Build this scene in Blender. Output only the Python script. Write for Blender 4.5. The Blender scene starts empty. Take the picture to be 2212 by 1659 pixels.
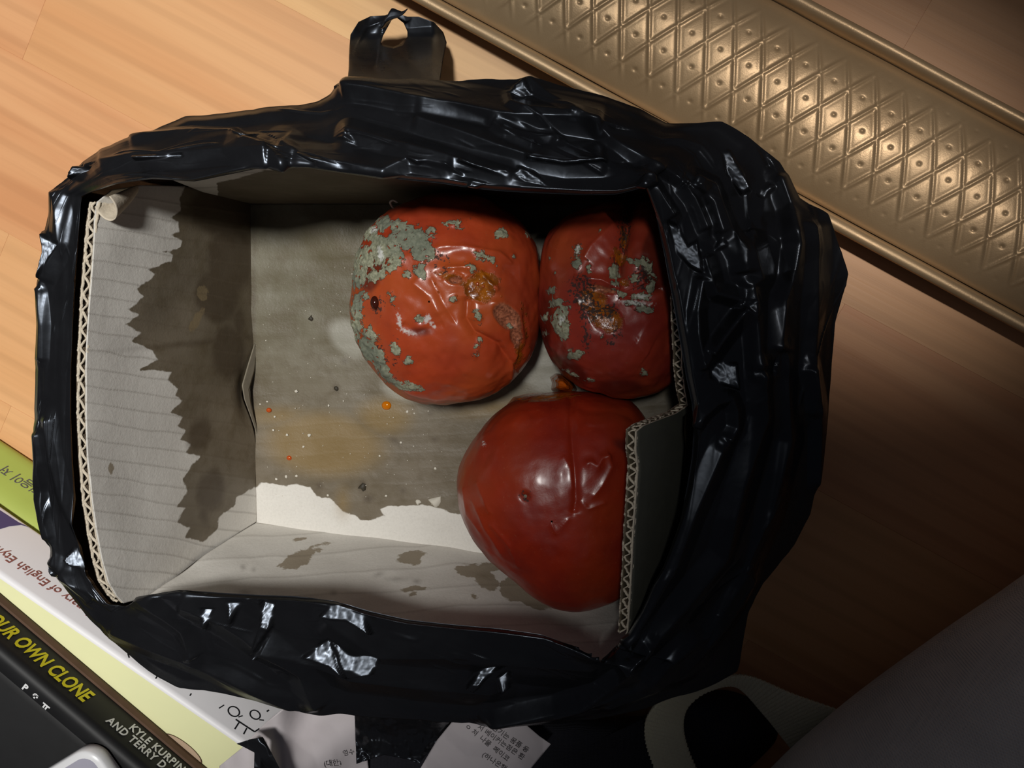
import bpy, math, random
import numpy as np
from mathutils import Matrix, Vector
random.seed(4); RNG = np.random.default_rng(7)
C = bpy.context.scene.collection
SC = bpy.context.scene

# ------------------------------------------------------------------ camera, world, lamps, exposure
F, CX, CY, CAMH = 1912.0, 1106.0, 829.5, 0.42          # focal length in px of the 2212 px wide photograph
_n = np.array([1330 - CX, -(550 - CY), -F]); _n /= np.linalg.norm(_n)   # where straight-down falls in the view
_v = np.cross([0, 0, -1.0], _n); _c = -_n[2]
_K = np.array([[0, -_v[2], _v[1]], [_v[2], 0, -_v[0]], [-_v[1], _v[0], 0]])
RM = np.eye(3) + _K + _K @ _K / (1 + _c)                # world -> camera
cam_d = bpy.data.cameras.new('camera'); cam = bpy.data.objects.new('camera', cam_d); C.objects.link(cam)
cam_d.sensor_width = 36.0; cam_d.lens = 36.0 * F / 2212.0; cam_d.clip_start = 0.01
m4 = np.eye(4); m4[:3, :3] = RM.T; m4[:3, 3] = (0, 0, CAMH)
cam.matrix_world = Matrix(m4.tolist()); SC.camera = cam

SC.view_settings.view_transform = 'Standard'; SC.view_settings.look = 'None'
SC.view_settings.gamma = 1.0; SC.view_settings.use_curve_mapping = False
SC.view_settings.exposure = 0.0
w = bpy.data.worlds.new('world'); SC.world = w; w.use_nodes = True
w.node_tree.nodes['Background'].inputs[0].default_value = (0.80, 0.82, 1.0, 1)
w.node_tree.nodes['Background'].inputs[1].default_value = 0.039
LAMP = np.array([-0.05, 0.30, 1.60])
def look(o, p, t):
    o.location = p; o.rotation_euler = (Vector(t) - Vector(p)).to_track_quat('-Z', 'Y').to_euler()
ld = bpy.data.lights.new('ceiling_spot', 'SPOT'); lo = bpy.data.objects.new('ceiling_spot', ld); C.objects.link(lo)
ld.energy = 102.0; ld.spot_size = math.radians(23.2); ld.spot_blend = 0.64; ld.shadow_soft_size = 0.09  # narrow soft cone edge stands in for the photographer's shadow
ld.color = (1.0, 0.985, 0.95)
look(lo, LAMP, (-0.305, -0.02, 0))
l2 = bpy.data.lights.new('gold_fill_spot', 'SPOT'); o2 = bpy.data.objects.new('gold_fill_spot', l2); C.objects.link(o2)
l2.energy = 95.0; l2.spot_size = math.radians(4.6); l2.spot_blend = 1.0; l2.shadow_soft_size = 0.045; l2.color = (1.0, 0.93, 0.86)  # added spot, its cone stretched along the gold box to brighten it
_p, _t = Vector((0.62, 0.24, 2.0)), Vector((0.076, 0.042, 0)); _z = (_p - _t).normalized(); _x = Vector((.875, -.484, 0)); _x = (_x - _z * _x.dot(_z)).normalized(); _y = _z.cross(_x)
_m = Matrix((_x, _y, _z)).transposed().to_4x4(); _m.translation = _p; o2.matrix_world = _m @ Matrix.Diagonal((1.75, 1, 1, 1))

# ------------------------------------------------------------------ numpy helpers
def U(x, y, z):                                          # photograph pixel + true height -> world point(s)
    x, y, z = np.broadcast_arrays(np.asarray(x, float), np.asarray(y, float), np.asarray(z, float))
    d = np.stack([x - CX, -(y - CY), np.full_like(x, -F)], -1) @ RM
    t = (z - CAMH) / d[..., 2]
    return d * t[..., None] + np.array([0, 0, CAMH])
def PJ(P):                                               # world -> pixel
    q = (np.asarray(P) - np.array([0, 0, CAMH])) @ RM.T
    return np.stack([CX - F * q[..., 0] / q[..., 2], CY + F * q[..., 1] / q[..., 2]], -1)
def ray_plane(x, y, p0, n):
    x, y = np.broadcast_arrays(np.asarray(x, float), np.asarray(y, float))
    d = np.stack([x - CX, -(y - CY), np.full_like(x, -F)], -1) @ RM
    o = np.array([0, 0, CAMH]); t = ((p0 - o) @ n) / (d @ n)
    return o + d * t[..., None]
def hash3(i, j, k, s=0):
    h = (i * 374761393 + j * 668265263 + k * 2147483647 * 7 + s * 974711) & 0xffffffff
    h = ((h ^ (h >> 13)) * 1274126177) & 0xffffffff
    return ((h ^ (h >> 16)) & 0xffff) / 65535.0
def vnoise(P, s=0):
    P = np.asarray(P, float); i0 = np.floor(P).astype(np.int64); f = P - i0; f = f * f * (3 - 2 * f); r = 0
    for a in (0, 1):
        for b in (0, 1):
            for c in (0, 1):
                wgt = (f[..., 0] if a else 1 - f[..., 0]) * (f[..., 1] if b else 1 - f[..., 1]) * (f[..., 2] if c else 1 - f[..., 2])
                r = r + wgt * hash3(i0[..., 0] + a, i0[..., 1] + b, i0[..., 2] + c, s)
    return r * 2 - 1
def fbm(P, o=3, s=0):
    r = 0; a = 1.0
    for k in range(o): r = r + a * vnoise(np.asarray(P) * 2 ** k, s + k * 13); a *= .5
    return r
def n2(x, y, o=3, s=0):
    x, y = np.broadcast_arrays(np.asarray(x, float), np.asarray(y, float)); return fbm(np.stack([x, y, np.zeros_like(x)], -1), o, s)
def facet(x, y, s=0):                                    # crumpled-film noise: flat triangles between random heights
    x, y = np.broadcast_arrays(x, y); x = x + .35 * n2(x * .7, y * .7, 1, s + 5); y = y + .35 * n2(x * .7 + 9, y * .7, 1, s + 6)
    i, j = np.floor(x).astype(np.int64), np.floor(y).astype(np.int64); fx, fy = x - i, y - j; z = np.zeros_like(i)
    h = lambda a, b: hash3(i + a, j + b, z, s) * 2 - 1
    lo_ = h(0, 0) * (1 - fx) + h(1, 0) * (fx - fy) + h(1, 1) * fy
    up_ = h(0, 0) * (1 - fy) + h(0, 1) * (fy - fx) + h(1, 1) * fx
    return np.where(fx > fy, lo_, up_)
def seg_dist(px, line, closed=False):                    # distance to polyline and signed side
    L = np.asarray(line, float); best = np.full(px.shape[:-1], 1e9); side = np.zeros_like(best); tt = np.zeros_like(best)
    n = len(L) if closed else len(L) - 1
    for k in range(n):
        a, b = L[k], L[(k + 1) % len(L)]; ab = b - a; l2 = ab @ ab + 1e-9
        t = np.clip(((px - a) @ ab) / l2, 0, 1); d = px - (a + t[..., None] * ab); q = np.hypot(d[..., 0], d[..., 1])
        m = q < best; best = np.where(m, q, best)
        side = np.where(m, np.sign(ab[0] * d[..., 1] - ab[1] * d[..., 0]), side); tt = np.where(m, (k + t) / n, tt)
    return best, side, tt
def sdf_poly(px, poly):                                  # + inside
    d, _, _ = seg_dist(px, poly, True); L = np.asarray(poly, float); ins = np.zeros(px.shape[:-1], bool)
    for k in range(len(L)):
        a, b = L[k], L[(k + 1) % len(L)]
        c = ((a[1] > px[..., 1]) != (b[1] > px[..., 1]))
        xi = (b[0] - a[0]) * (px[..., 1] - a[1]) / ((b[1] - a[1]) if b[1] != a[1] else 1e-9) + a[0]
        ins ^= c & (px[..., 0] < xi)
    return np.where(ins, d, -d)
def resample(line, n, t=None):
    L = np.asarray(line, float); s = np.r_[0, np.cumsum(np.linalg.norm(np.diff(L, axis=0), axis=1))]
    q = np.linspace(0, s[-1], n) if t is None else np.asarray(t) * s[-1]
    return np.stack([np.interp(q, s, L[:, k]) for k in range(L.shape[1])], -1)
def smooth_line(L, n, closed=False):                     # Catmull-Rom through the points
    L = np.asarray(L, float); m = len(L); out = []
    seg = m if closed else m - 1
    for q in np.linspace(0, seg, n, endpoint=not closed):
        k = min(int(q), seg - 1); t = q - k
        g = (lambda i: L[i % m]) if closed else (lambda i: L[min(max(i, 0), m - 1)])
        a, b, c, d = g(k - 1), g(k), g(k + 1), g(k + 2)
        out.append(.5 * (2 * b + (c - a) * t + (2 * a - 5 * b + 4 * c - d) * t * t + (3 * b - a - 3 * c + d) * t ** 3))
    return np.array(out)
def coons(b, t, l, r, nu, nv):                           # b,t run along u; l,r run along v (b->t)
    b, t = resample(b, nu), resample(t, nu); l, r = resample(l, nv), resample(r, nv)
    u = np.linspace(0, 1, nu)[:, None, None]; v = np.linspace(0, 1, nv)[None, :, None]
    return ((1 - v) * b[:, None] + v * t[:, None] + (1 - u) * l[None] + u * r[None]
            - ((1 - u) * (1 - v) * b[0] + u * (1 - v) * b[-1] + (1 - u) * v * t[0] + u * v * t[-1]))
def sstep(a, b, x): t = np.clip((x - a) / (b - a), 0, 1); return t * t * (3 - 2 * t)
def srgb(r, g, b):
    f = lambda c: (c / 255 / 12.92) if c <= 10 else ((c / 255 + .055) / 1.055) ** 2.4
    return (f(r), f(g), f(b), 1)

# ------------------------------------------------------------------ object helpers
def link(o, parent=None):
    C.objects.link(o)
    if parent: o.parent = parent
    return o
def mesh_obj(name, V, Fc, mat, parent=None, smooth=True, attrs=None, midx=None):
    me = bpy.data.meshes.new(name); V = np.asarray(V, float).reshape(-1, 3)
    if isinstance(Fc, np.ndarray):
        k = Fc.shape[1]; me.vertices.add(len(V)); me.vertices.foreach_set('co', V.ravel())
        me.loops.add(Fc.size); me.loops.foreach_set('vertex_index', Fc.ravel().astype(np.int32))
        me.polygons.add(len(Fc)); me.polygons.foreach_set('loop_start', np.arange(0, Fc.size, k, dtype=np.int32))
        me.update(calc_edges=True)
    else: me.from_pydata(V.tolist(), [], Fc)
    for m in (mat if isinstance(mat, (list, tuple)) else [mat]): me.materials.append(m)
    if midx is not None: me.polygons.foreach_set('material_index', np.asarray(midx, np.int32))
    me.polygons.foreach_set('use_smooth', np.full(len(me.polygons), smooth))
    for k, a in (attrs or {}).items():
        at = me.attributes.new(k, 'FLOAT', 'POINT'); at.data.foreach_set('value', np.asarray(a, np.float32).ravel())
    me.validate(); me.update()
    return link(bpy.data.objects.new(name, me), parent)
def grid_faces(nu, nv, cu=False, flip=False):
    i = np.arange(nu if cu else nu - 1)[:, None]; j = np.arange(nv - 1)[None]
    a = i * nv + j; b = ((i + 1) % nu) * nv + j
    q = np.stack([a, b, b + 1, a + 1], -1).reshape(-1, 4)
    return q[:, ::-1].copy() if flip else q
def grid_obj(name, P, mat, parent=None, cu=False, flip=False, attrs=None, thick=0, smooth=True):
    o = mesh_obj(name, P, grid_faces(P.shape[0], P.shape[1], cu, flip), mat, parent, smooth, attrs)
    if thick:
        s = o.modifiers.new('thickness', 'SOLIDIFY'); s.thickness = thick; s.offset = -1
    return o
def empty(name, loc=(0, 0, 0)):
    o = bpy.data.objects.new(name, None); o.empty_display_size = .02; C.objects.link(o)
    o.location = loc; bpy.context.view_layer.update(); return o
def tag(o, label, cat, group=None, kind=None):
    o['label'] = label; o['category'] = cat
    if group: o['group'] = group
    if kind: o['kind'] = kind
    return o
def adopt(root):                                         # parts were built in world coordinates: keep them there
    for ch in root.children: ch.matrix_parent_inverse = Matrix.Translation(-Vector(root.location))
def box_mesh(lo_, hi_, M=None, bev=0):
    import bmesh
    bm = bmesh.new(); bmesh.ops.create_cube(bm, size=1)
    for v in bm.verts: v.co = Vector([lo_[k] + (v.co[k] + .5) * (hi_[k] - lo_[k]) for k in range(3)])
    if bev: bmesh.ops.bevel(bm, geom=bm.edges[:], offset=bev, segments=2, affect='EDGES')
    if M: bmesh.ops.transform(bm, matrix=M, verts=bm.verts)
    me = bpy.data.meshes.new('box'); bm.to_mesh(me); bm.free(); return me
def disc_rings(poly, z_of, nr=8, inner=None):            # rings from an outline to its centroid
    P = np.asarray(poly, float); c = P.mean(0) if inner is None else np.asarray(inner, float); n = len(P)
    V = [c_ for c_ in [None]]; V = [list(z_of(c, 0))]; Fc = []
    for k in range(1, nr + 1):
        t = k / nr; ring = c + (P - c) * t
        V += [list(z_of(p, t)) for p in ring]
    for i in range(n): Fc.append((0, 1 + i, 1 + (i + 1) % n))
    for k in range(nr - 1):
        a, b = 1 + k * n, 1 + (k + 1) * n
        for i in range(n): Fc.append((a + i, b + i, b + (i + 1) % n, a + (i + 1) % n))
    return V, Fc

# ------------------------------------------------------------------ materials
class NT:
    def __init__(s, name):
        s.m = bpy.data.materials.new(name); s.m.use_nodes = True; s.t = s.m.node_tree
        s.b = s.t.nodes['Principled BSDF']; s.pos = None
    def n(s, typ, **kw):
        nd = s.t.nodes.new(typ)
        for k, v in kw.items():
            if k.startswith('_'): setattr(nd, k[1:], v)
            else: nd.inputs[int(k[1:]) if k[0] == 'i' and k[1:].isdigit() else k].default_value = v
        return nd
    def l(s, a, b): s.t.links.new(a, b); return s
    def co(s):
        if not s.pos: s.pos = s.n('ShaderNodeTexCoord').outputs['Object']
        return s.pos
    def mapping(s, scale=(1, 1, 1), rot=(0, 0, 0)):
        m = s.n('ShaderNodeMapping'); m.inputs['Scale'].default_value = scale; m.inputs['Rotation'].default_value = rot
        s.l(s.co(), m.inputs['Vector']); return m.outputs[0]
    def noise(s, scale, detail=4, rough=.55, vec=None, dist=0):
        n = s.n('ShaderNodeTexNoise', Scale=scale, Detail=detail, Roughness=rough, Distortion=dist)
        s.l(vec or s.co(), n.inputs['Vector']); return n.outputs['Fac']
    def attr(s, name): return s.n('ShaderNodeAttribute', _attribute_name=name).outputs['Fac']
    def math(s, op, a, b=0.0, c=None, clamp=False):
        m = s.n('ShaderNodeMath', _operation=op, _use_clamp=clamp)
        for i, v in enumerate((a, b) if c is None else (a, b, c)):
            if isinstance(v, (int, float)): m.inputs[i].default_value = v
            else: s.l(v, m.inputs[i])
        return m.outputs[0]
    def rng(s, v, a, b, c=0.0, d=1.0):
        m = s.n('ShaderNodeMapRange', _interpolation_type='SMOOTHSTEP'); s.l(v, m.inputs[0])
        for i, q in zip((1, 2, 3, 4), (a, b, c, d)): m.inputs[i].default_value = q
        return m.outputs[0]
    def mix(s, f, a, b):
        m = s.n('ShaderNodeMix', _data_type='RGBA')
        for i, v in ((0, f), (6, a), (7, b)):
            if isinstance(v, (int, float, tuple)): m.inputs[i].default_value = v
            else: s.l(v, m.inputs[i])
        return m.outputs[2]
    def fmix(s, f, a, b):
        m = s.n('ShaderNodeMix', _data_type='FLOAT')
        for i, v in ((0, f), (2, a), (3, b)):
            if isinstance(v, (int, float)): m.inputs[i].default_value = v
            else: s.l(v, m.inputs[i])
        return m.outputs[0]
    def bump(s, h, dist, strength=1.0, prev=None):
        b = s.n('ShaderNodeBump', Strength=strength, Distance=dist); s.l(h, b.inputs['Height'])
        if prev: s.l(prev, b.inputs['Normal'])
        return b.outputs[0]
    def set(s, **kw):
        for k, v in kw.items():
            i = s.b.inputs[k.replace('_', ' ')]
            if isinstance(v, (int, float, tuple)): i.default_value = v
            else: s.l(v, i)
        return s
def plain(name, col, rough=.5, spec=.5, metal=0.0, var=.08, nscale=60, bump=0.0):
    t = NT(name); f = t.noise(nscale, 4)
    d = tuple(c * (1 - var * 2) for c in col[:3]) + (1,); e = tuple(min(1, c * (1 + var * 2)) for c in col[:3]) + (1,)
    t.set(Base_Color=t.mix(f, d, e), Roughness=rough, Specular_IOR_Level=spec, Metallic=metal)
    if bump: t.set(Normal=t.bump(f, bump))
    return t.m
PLANK_ANG = math.atan2(-0.54, 1)
def wood(name, light, dark, seed):
    t = NT(name)
    m = t.n('ShaderNodeMapping'); t.l(t.co(), m.inputs['Vector'])
    m.inputs['Location'].default_value = (seed * 1.7, seed * .61, 0)
    m.inputs['Scale'].default_value = (2.2, 30, 1)
    wide = t.noise(1.0, 3, .5, m.outputs[0], 1.2)
    m2 = t.n('ShaderNodeMapping'); t.l(t.co(), m2.inputs['Vector']); m2.inputs['Scale'].default_value = (9, 420, 1)
    m2.inputs['Location'].default_value = (seed * .3, seed, 0)
    fine = t.noise(1.0, 3, .6, m2.outputs[0], .4)
    m3 = t.n('ShaderNodeMapping'); t.l(t.co(), m3.inputs['Vector']); m3.inputs['Scale'].default_value = (1.1, 12, 1)
    m3.inputs['Location'].default_value = (seed * 2.3, seed * .2, 0)
    rings = t.n('ShaderNodeTexWave', _wave_type='BANDS', _bands_direction='Y', Scale=2.0, Distortion=6.0, Detail=2.0)
    rings.inputs['Detail Scale'].default_value = .8; t.l(m3.outputs[0], rings.inputs['Vector'])
    a = t.rng(wide, .30, .76); c1 = t.mix(a, light, dark)
    r = t.rng(rings.outputs['Fac'], .62, 1.0, 0, .2); c2 = t.mix(r, c1, tuple(c * .62 for c in dark[:3]) + (1,))
    f2 = t.rng(fine, .4, .8, 0, .16); c3 = t.mix(f2, c2, tuple(c * .7 for c in dark[:3]) + (1,))
    t.set(Base_Color=c3, Roughness=.42, Specular_IOR_Level=.35, Normal=t.bump(fine, .00006))
    return t.m
def cardboard(name, wave_axis=None):
    t = NT(name)
    n1 = t.noise(35, 5, .6); n2_ = t.noise(900, 3, .7); n3 = t.noise(140, 4, .6); n4 = t.noise(18, 4, .6)
    dry = t.mix(n1, srgb(208, 204, 196), srgb(224, 220, 212))
    dry = t.mix(t.rng(n2_, .35, .8, 0, .18), dry, srgb(158, 153, 144))
    wet0 = t.mix(t.rng(n4, .35, .68), srgb(116, 106, 90), srgb(96, 85, 66))
    wet0 = t.mix(t.attr('green'), wet0, t.mix(t.rng(n4, .4, .62), srgb(112, 107, 89), srgb(90, 82, 59)))
    wet0 = t.mix(t.rng(n3, .42, .75, 0, .5), wet0, srgb(88, 76, 55))
    wm = t.rng(t.math('ADD', t.attr('wet'), t.math('MULTIPLY', t.math('SUBTRACT', n3, .5), 14.0)), -1.5, 1.5)
    base = t.mix(wm, dry, wet0)
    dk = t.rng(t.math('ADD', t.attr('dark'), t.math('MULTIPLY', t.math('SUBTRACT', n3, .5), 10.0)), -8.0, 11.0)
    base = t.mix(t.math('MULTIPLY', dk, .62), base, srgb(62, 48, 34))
    bs = t.rng(t.math('ADD', t.attr('spot'), t.math('MULTIPLY', t.math('SUBTRACT', n3, .5), 30.0)), -1.5, 1.5)
    base = t.mix(t.math('MULTIPLY', bs, .8), base, srgb(128, 112, 84))
    pl = t.math('MULTIPLY', t.rng(t.attr('pale'), -6, 14), .55)
    base = t.mix(pl, base, srgb(168, 166, 154))
    am = t.math('MULTIPLY', t.rng(t.attr('amber'), -18, 25), .6)
    base = t.mix(am, base, srgb(138, 112, 62))
    cw = t.attr('flute')
    base = t.mix(t.math('MULTIPLY', t.rng(cw, .3, 1.0), .30), base, srgb(96, 84, 68))
    nb = t.bump(n2_, .00009); nb = t.bump(cw, .0001, 1.0, nb); nb = t.bump(n3, .00024, .8, nb)
    t.set(Base_Color=base, Roughness=t.fmix(wm, .85, t.attr('gloss')), Specular_IOR_Level=.45, Normal=nb)
    return t.m
M = {}
M['board'] = cardboard('grey_cardboard')
M['liner'] = plain('cardboard_edge_paper', srgb(206, 194, 174), .85, .2, var=.12, nscale=400, bump=.0003)
M['strip'] = plain('damp_peeled_paper', srgb(136, 128, 112), .85, .2, var=.12, nscale=300)
M['flute'] = plain('shaded_flute_paper', srgb(92, 80, 66), .9, .1, var=.1, nscale=300)  # brown paper, darkened in colour for the shade inside the flutes
M['outer'] = plain('cardboard_outer_paper', srgb(84, 84, 76), .7, .3, var=.1, nscale=200)
def film():
    t = NT('black_plastic_film'); n = t.noise(55, 4, .6); k = t.noise(700, 2, .5)
    t.set(Base_Color=t.mix(n, (.0055, .0055, .006, 1), (.011, .011, .012, 1)), Roughness=t.rng(n, .3, .75, .24, .36),
          Specular_IOR_Level=.5, Specular_Tint=(.74, .84, 1, 1), Normal=t.bump(k, .00003, .3, t.bump(n, .0004, .4)))
    return t.m
M['film'] = film()
def gold():
    t = NT('satin_gold'); n = t.noise(26, 4, .6); k = t.noise(1500, 2, .6)
    t.set(Base_Color=t.mix(n, srgb(176, 146, 108), srgb(190, 164, 128)), Metallic=.42, Roughness=t.rng(n, .3, .7, .38, .48),
          Normal=t.bump(k, .00008, .6))
    return t.m
M['gold'] = gold()
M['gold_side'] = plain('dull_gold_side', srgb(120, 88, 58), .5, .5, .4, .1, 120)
def fruit(name, c1, c2, c3):
    t = NT(name)
    n1 = t.noise(45, 4, .6); n2_ = t.noise(260, 5, .65); n3 = t.noise(800, 3, .6); n4 = t.noise(16, 3, .5)
    col = t.mix(t.rng(n1, .3, .7), c1, c2); col = t.mix(t.rng(n4, .42, .68, 0, .75), col, c3)
    col = t.mix(t.rng(n3, .62, .8, 0, .35), col, srgb(196, 110, 70))
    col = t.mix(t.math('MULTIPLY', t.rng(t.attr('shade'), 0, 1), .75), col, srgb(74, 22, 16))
    pulp = t.rng(t.math('ADD', t.attr('pulp'), t.math('MULTIPLY', t.math('SUBTRACT', n2_, .5), 3.2)), -.1, .45)
    pc = t.mix(t.rng(n2_, .35, .65), srgb(168, 92, 12), srgb(120, 62, 18))
    col = t.mix(pulp, col, pc)
    flesh = t.rng(t.math('ADD', t.attr('flesh'), t.math('MULTIPLY', t.math('SUBTRACT', n2_, .5), 1.2)), -.2, .25)
    col = t.mix(flesh, col, t.mix(t.rng(n3, .35, .65), srgb(176, 108, 78), srgb(118, 66, 46)))
    blk = t.math('MULTIPLY', t.rng(t.math('ADD', t.math('MINIMUM', t.attr('black'), .38), t.math('MULTIPLY', t.math('SUBTRACT', n3, .5), 7.0)), -.1, .5), .9)
    col = t.mix(blk, col, srgb(34, 25, 21))
    n5 = t.noise(480, 4, .7)
    brk = t.math('ADD', t.math('MULTIPLY', t.math('SUBTRACT', n2_, .5), 2.8), t.math('MULTIPLY', t.math('SUBTRACT', n5, .5), 2.6))
    mold = t.rng(t.math('ADD', t.math('MINIMUM', t.attr('mold'), .45), brk), -.08, .14)
    mc = t.mix(t.rng(n3, .3, .7), srgb(116, 118, 95), srgb(158, 158, 134)); mc = t.mix(t.rng(n1, .45, .65, 0, .6), mc, srgb(84, 92, 82))
    col = t.mix(mold, col, mc)
    wh = t.rng(t.math('ADD', t.attr('white'), t.math('MULTIPLY', t.math('SUBTRACT', n3, .5), 1.5)), -.2, .35)
    col = t.mix(t.math('MULTIPLY', wh, .8), col, srgb(205, 205, 200))
    soft = t.math('MAXIMUM', mold, wh)
    rough = t.fmix(t.math('MAXIMUM', soft, blk), t.fmix(pulp, t.rng(n1, .3, .7, .27, .40), .16), .85)
    h = t.math('ADD', t.math('MULTIPLY', mold, .6), t.math('MULTIPLY', n2_, t.fmix(pulp, .07, .5)))
    nb = t.bump(n3, .00007, .5); nb = t.bump(h, .0011, 1.0, nb)
    t.set(Base_Color=col, Roughness=rough, Specular_IOR_Level=.5, Normal=nb, Coat_Weight=t.fmix(soft, .16, 0.0), Coat_Roughness=.16, Subsurface_Weight=.05, Subsurface_Scale=.004)
    t.b.inputs['Subsurface Radius'].default_value = (1, .25, .1)
    return t.m
M['juice'] = (lambda t: t.set(Base_Color=srgb(214, 120, 10), Roughness=.06, Specular_IOR_Level=.6, Transmission_Weight=.25).m)(NT('orange_juice'))
M['bead'] = (lambda t: t.set(Base_Color=srgb(150, 66, 26), Roughness=.04, Specular_IOR_Level=.6).m)(NT('clear_bead'))
M['juice_red'] = (lambda t: t.set(Base_Color=srgb(200, 84, 30), Roughness=.08, Transmission_Weight=.2).m)(NT('red_orange_juice'))
M['droplet_dark'] = (lambda t: t.set(Base_Color=srgb(58, 22, 14), Roughness=.05, Specular_IOR_Level=.6).m)(NT('dark_droplet'))
M['pulp'] = (lambda t: t.set(Base_Color=t.mix(t.noise(220, 4), srgb(184, 84, 12), srgb(140, 66, 14)), Roughness=.14, Normal=t.bump(t.noise(160, 4), .002)).m)(NT('orange_pulp'))
M['crumb'] = plain('pale_crumb', srgb(206, 200, 186), .8, var=.1)
M['crumb_dark'] = plain('dark_crumb', srgb(52, 46, 34), .6, var=.1)
M['green'] = plain('lime_cover', srgb(176, 190, 92), .5, .3, var=.05, nscale=30)
M['white_cover'] = plain('white_cover', srgb(240, 238, 240), .45, .4, var=.015, nscale=30)
M['cream'] = plain('pale_yellow_cover', srgb(236, 236, 184), .45, .4, var=.03, nscale=30)
M['purple'] = plain('purple_print', srgb(84, 76, 120), .45, .4, var=.06)
M['black_cover'] = plain('black_cover', srgb(26, 26, 27), .55, .35, var=.15, nscale=90)
M['brown'] = plain('brown_board', srgb(92, 70, 55), .7, .2, var=.15, nscale=90)
M['pages'] = plain('page_edges', srgb(214, 204, 180), .8, .2, var=.08, nscale=300)
M['yellow_ink'] = plain('yellow_ink', srgb(226, 214, 20), .5, var=.02)
M['white_ink'] = plain('white_ink', srgb(226, 226, 226), .5, var=.02)
M['red_ink'] = plain('red_brown_ink', srgb(150, 92, 84), .6, var=.02)
M['black_ink'] = plain('black_ink', srgb(22, 24, 28), .6, var=.02)
M['grey_ink'] = plain('grey_ink', srgb(96, 92, 94), .7, var=.02)
M['beige'] = plain('beige_print', srgb(196, 170, 142), .5, var=.05)
M['phone_rim'] = plain('white_phone_rim', srgb(238, 238, 240), .3, .5, var=.01)
M['phone_back'] = plain('lilac_grey_panel', srgb(176, 174, 188), .35, .5, var=.02)
M['paper'] = plain('white_paper', srgb(214, 206, 208), .8, .2, var=.04, nscale=40, bump=.0006)
def cloth(name, col, scale, b=.0006):
    t = NT(name); w_ = t.n('ShaderNodeTexWave', Scale=scale, Distortion=.6); t.l(t.co(), w_.inputs['Vector'])
    w2 = t.n('ShaderNodeTexWave', _bands_direction='Y', Scale=scale, Distortion=.6); t.l(t.co(), w2.inputs['Vector'])
    n = t.noise(40, 4); h = t.math('MULTIPLY', w_.outputs['Fac'], w2.outputs['Fac'])
    t.set(Base_Color=t.mix(n, tuple(c * .8 for c in col[:3]) + (1,), tuple(c * 1.2 for c in col[:3]) + (1,)), Roughness=.9, Specular_IOR_Level=.15, Normal=t.bump(h, b, .6))
    return t.m
M['trousers'] = cloth('pale_grey_trouser_cloth', srgb(240, 234, 226), 420)
M['nylon'] = cloth('dark_nylon', srgb(44, 44, 50), 500)
M['webbing'] = cloth('grey_green_webbing', srgb(214, 208, 180), 700)

# ------------------------------------------------------------------ floor
fl = mesh_obj('floor', [(-1.2, -1.2, -.008), (1.2, -1.2, -.008), (1.2, 1.2, -.008), (-1.2, 1.2, -.008)], [(0, 1, 2, 3)],
              plain('subfloor', srgb(120, 84, 56), .7), None, False)
fl['kind'] = 'structure'; fl['label'] = 'orange brown wood laminate floor of long boards under everything'
dirp = np.array([math.cos(PLANK_ANG), math.sin(PLANK_ANG)]); nrm = np.array([-dirp[1], dirp[0]])
A0 = U(593, 0, 0)[:2]; off0 = A0 @ nrm
woods = [wood('laminate_honey', srgb(230, 176, 124), srgb(222, 162, 110), 1.3), wood('laminate_tan', srgb(232, 178, 126), srgb(224, 166, 112), 4.1),
         wood('laminate_pink', srgb(230, 172, 122), srgb(216, 152, 104), 7.7), wood('laminate_pine', srgb(238, 190, 132), srgb(222, 166, 108), 9.2)]
PW = 0.081
jl = U(32, 170, 0)[:2] @ dirp; jr = U(1817, 670, 0)[:2] @ dirp
rowmat = {0: [3, 3, 1], -1: [2, 0, 2], -2: [2, 1, 0]}
for r in range(-7, 7):
    v0 = off0 + r * PW; step = abs(jr - jl) if r in (-1,) else .42
    s0 = jl if r == -1 else (-.46 if r == 0 else random.uniform(-.3, .1))
    for q in range(-2, 3):
        a, b = s0 + (q) * step, s0 + (q + 1) * step
        if b < -.95 or a > .95: continue
        mi = rowmat.get(r, [0, 1, 2])[(q + 1) % 3]
        me = box_mesh((a + .00002, v0 + .00002, -.008), (b - .00002, v0 + PW - .00002, 0.0), None, .00010)
        o = bpy.data.objects.new('plank', me); me.materials.append(woods[mi]); link(o, fl); o.rotation_euler = (0, 0, PLANK_ANG)

# ------------------------------------------------------------------ embossed gold box
G0 = U(980, 49, .016)[:2]; G1 = U(2207, 717, .016)[:2]
gd = (G1 - G0) / np.linalg.norm(G1 - G0); gn = np.array([-gd[1], gd[0]])
GW = .0775
gb = empty('gift_box', (float(G0[0] + gn[0] * .04), float(G0[1] + gn[1] * .04), 0))
tag(gb, 'long gold box embossed with a diamond and dot grid, on floor behind the bag', 'box')
nl, nw = 800, 250; s = np.linspace(-.12, .31, nl)[:, None]; wv = np.linspace(0.0068, GW - .0068, nw)[None]
s, wv = np.broadcast_arrays(s, wv); X = G0[0] + gd[0] * s + gn[0] * wv; Y = G0[1] + gd[1] * s + gn[1] * wv
e = np.minimum(wv, GW - wv) - .0068
zz = .0125 + .0105 * np.sin(np.clip(e / (GW / 2 - .0068), 0, 1) * math.pi / 2) ** .75
def lines(cx, per):                                     # distance to the nearest line of a family
    q = cx / per; return np.abs(q - np.round(q)) * per
a1 = math.radians(90.0); a2 = math.radians(29.5); ref = U(1281, 165, .024)[:2]
PA, PB = .01185, .0119
dA = (X - ref[0]); dB = -(X - ref[0]) * math.sin(a2) + (Y - (ref[1] - 0.0)) * math.cos(a2)
rid = lambda d, wd: np.exp(-(d / wd) ** 2)
fade = sstep(.004, .016, e)
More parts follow.
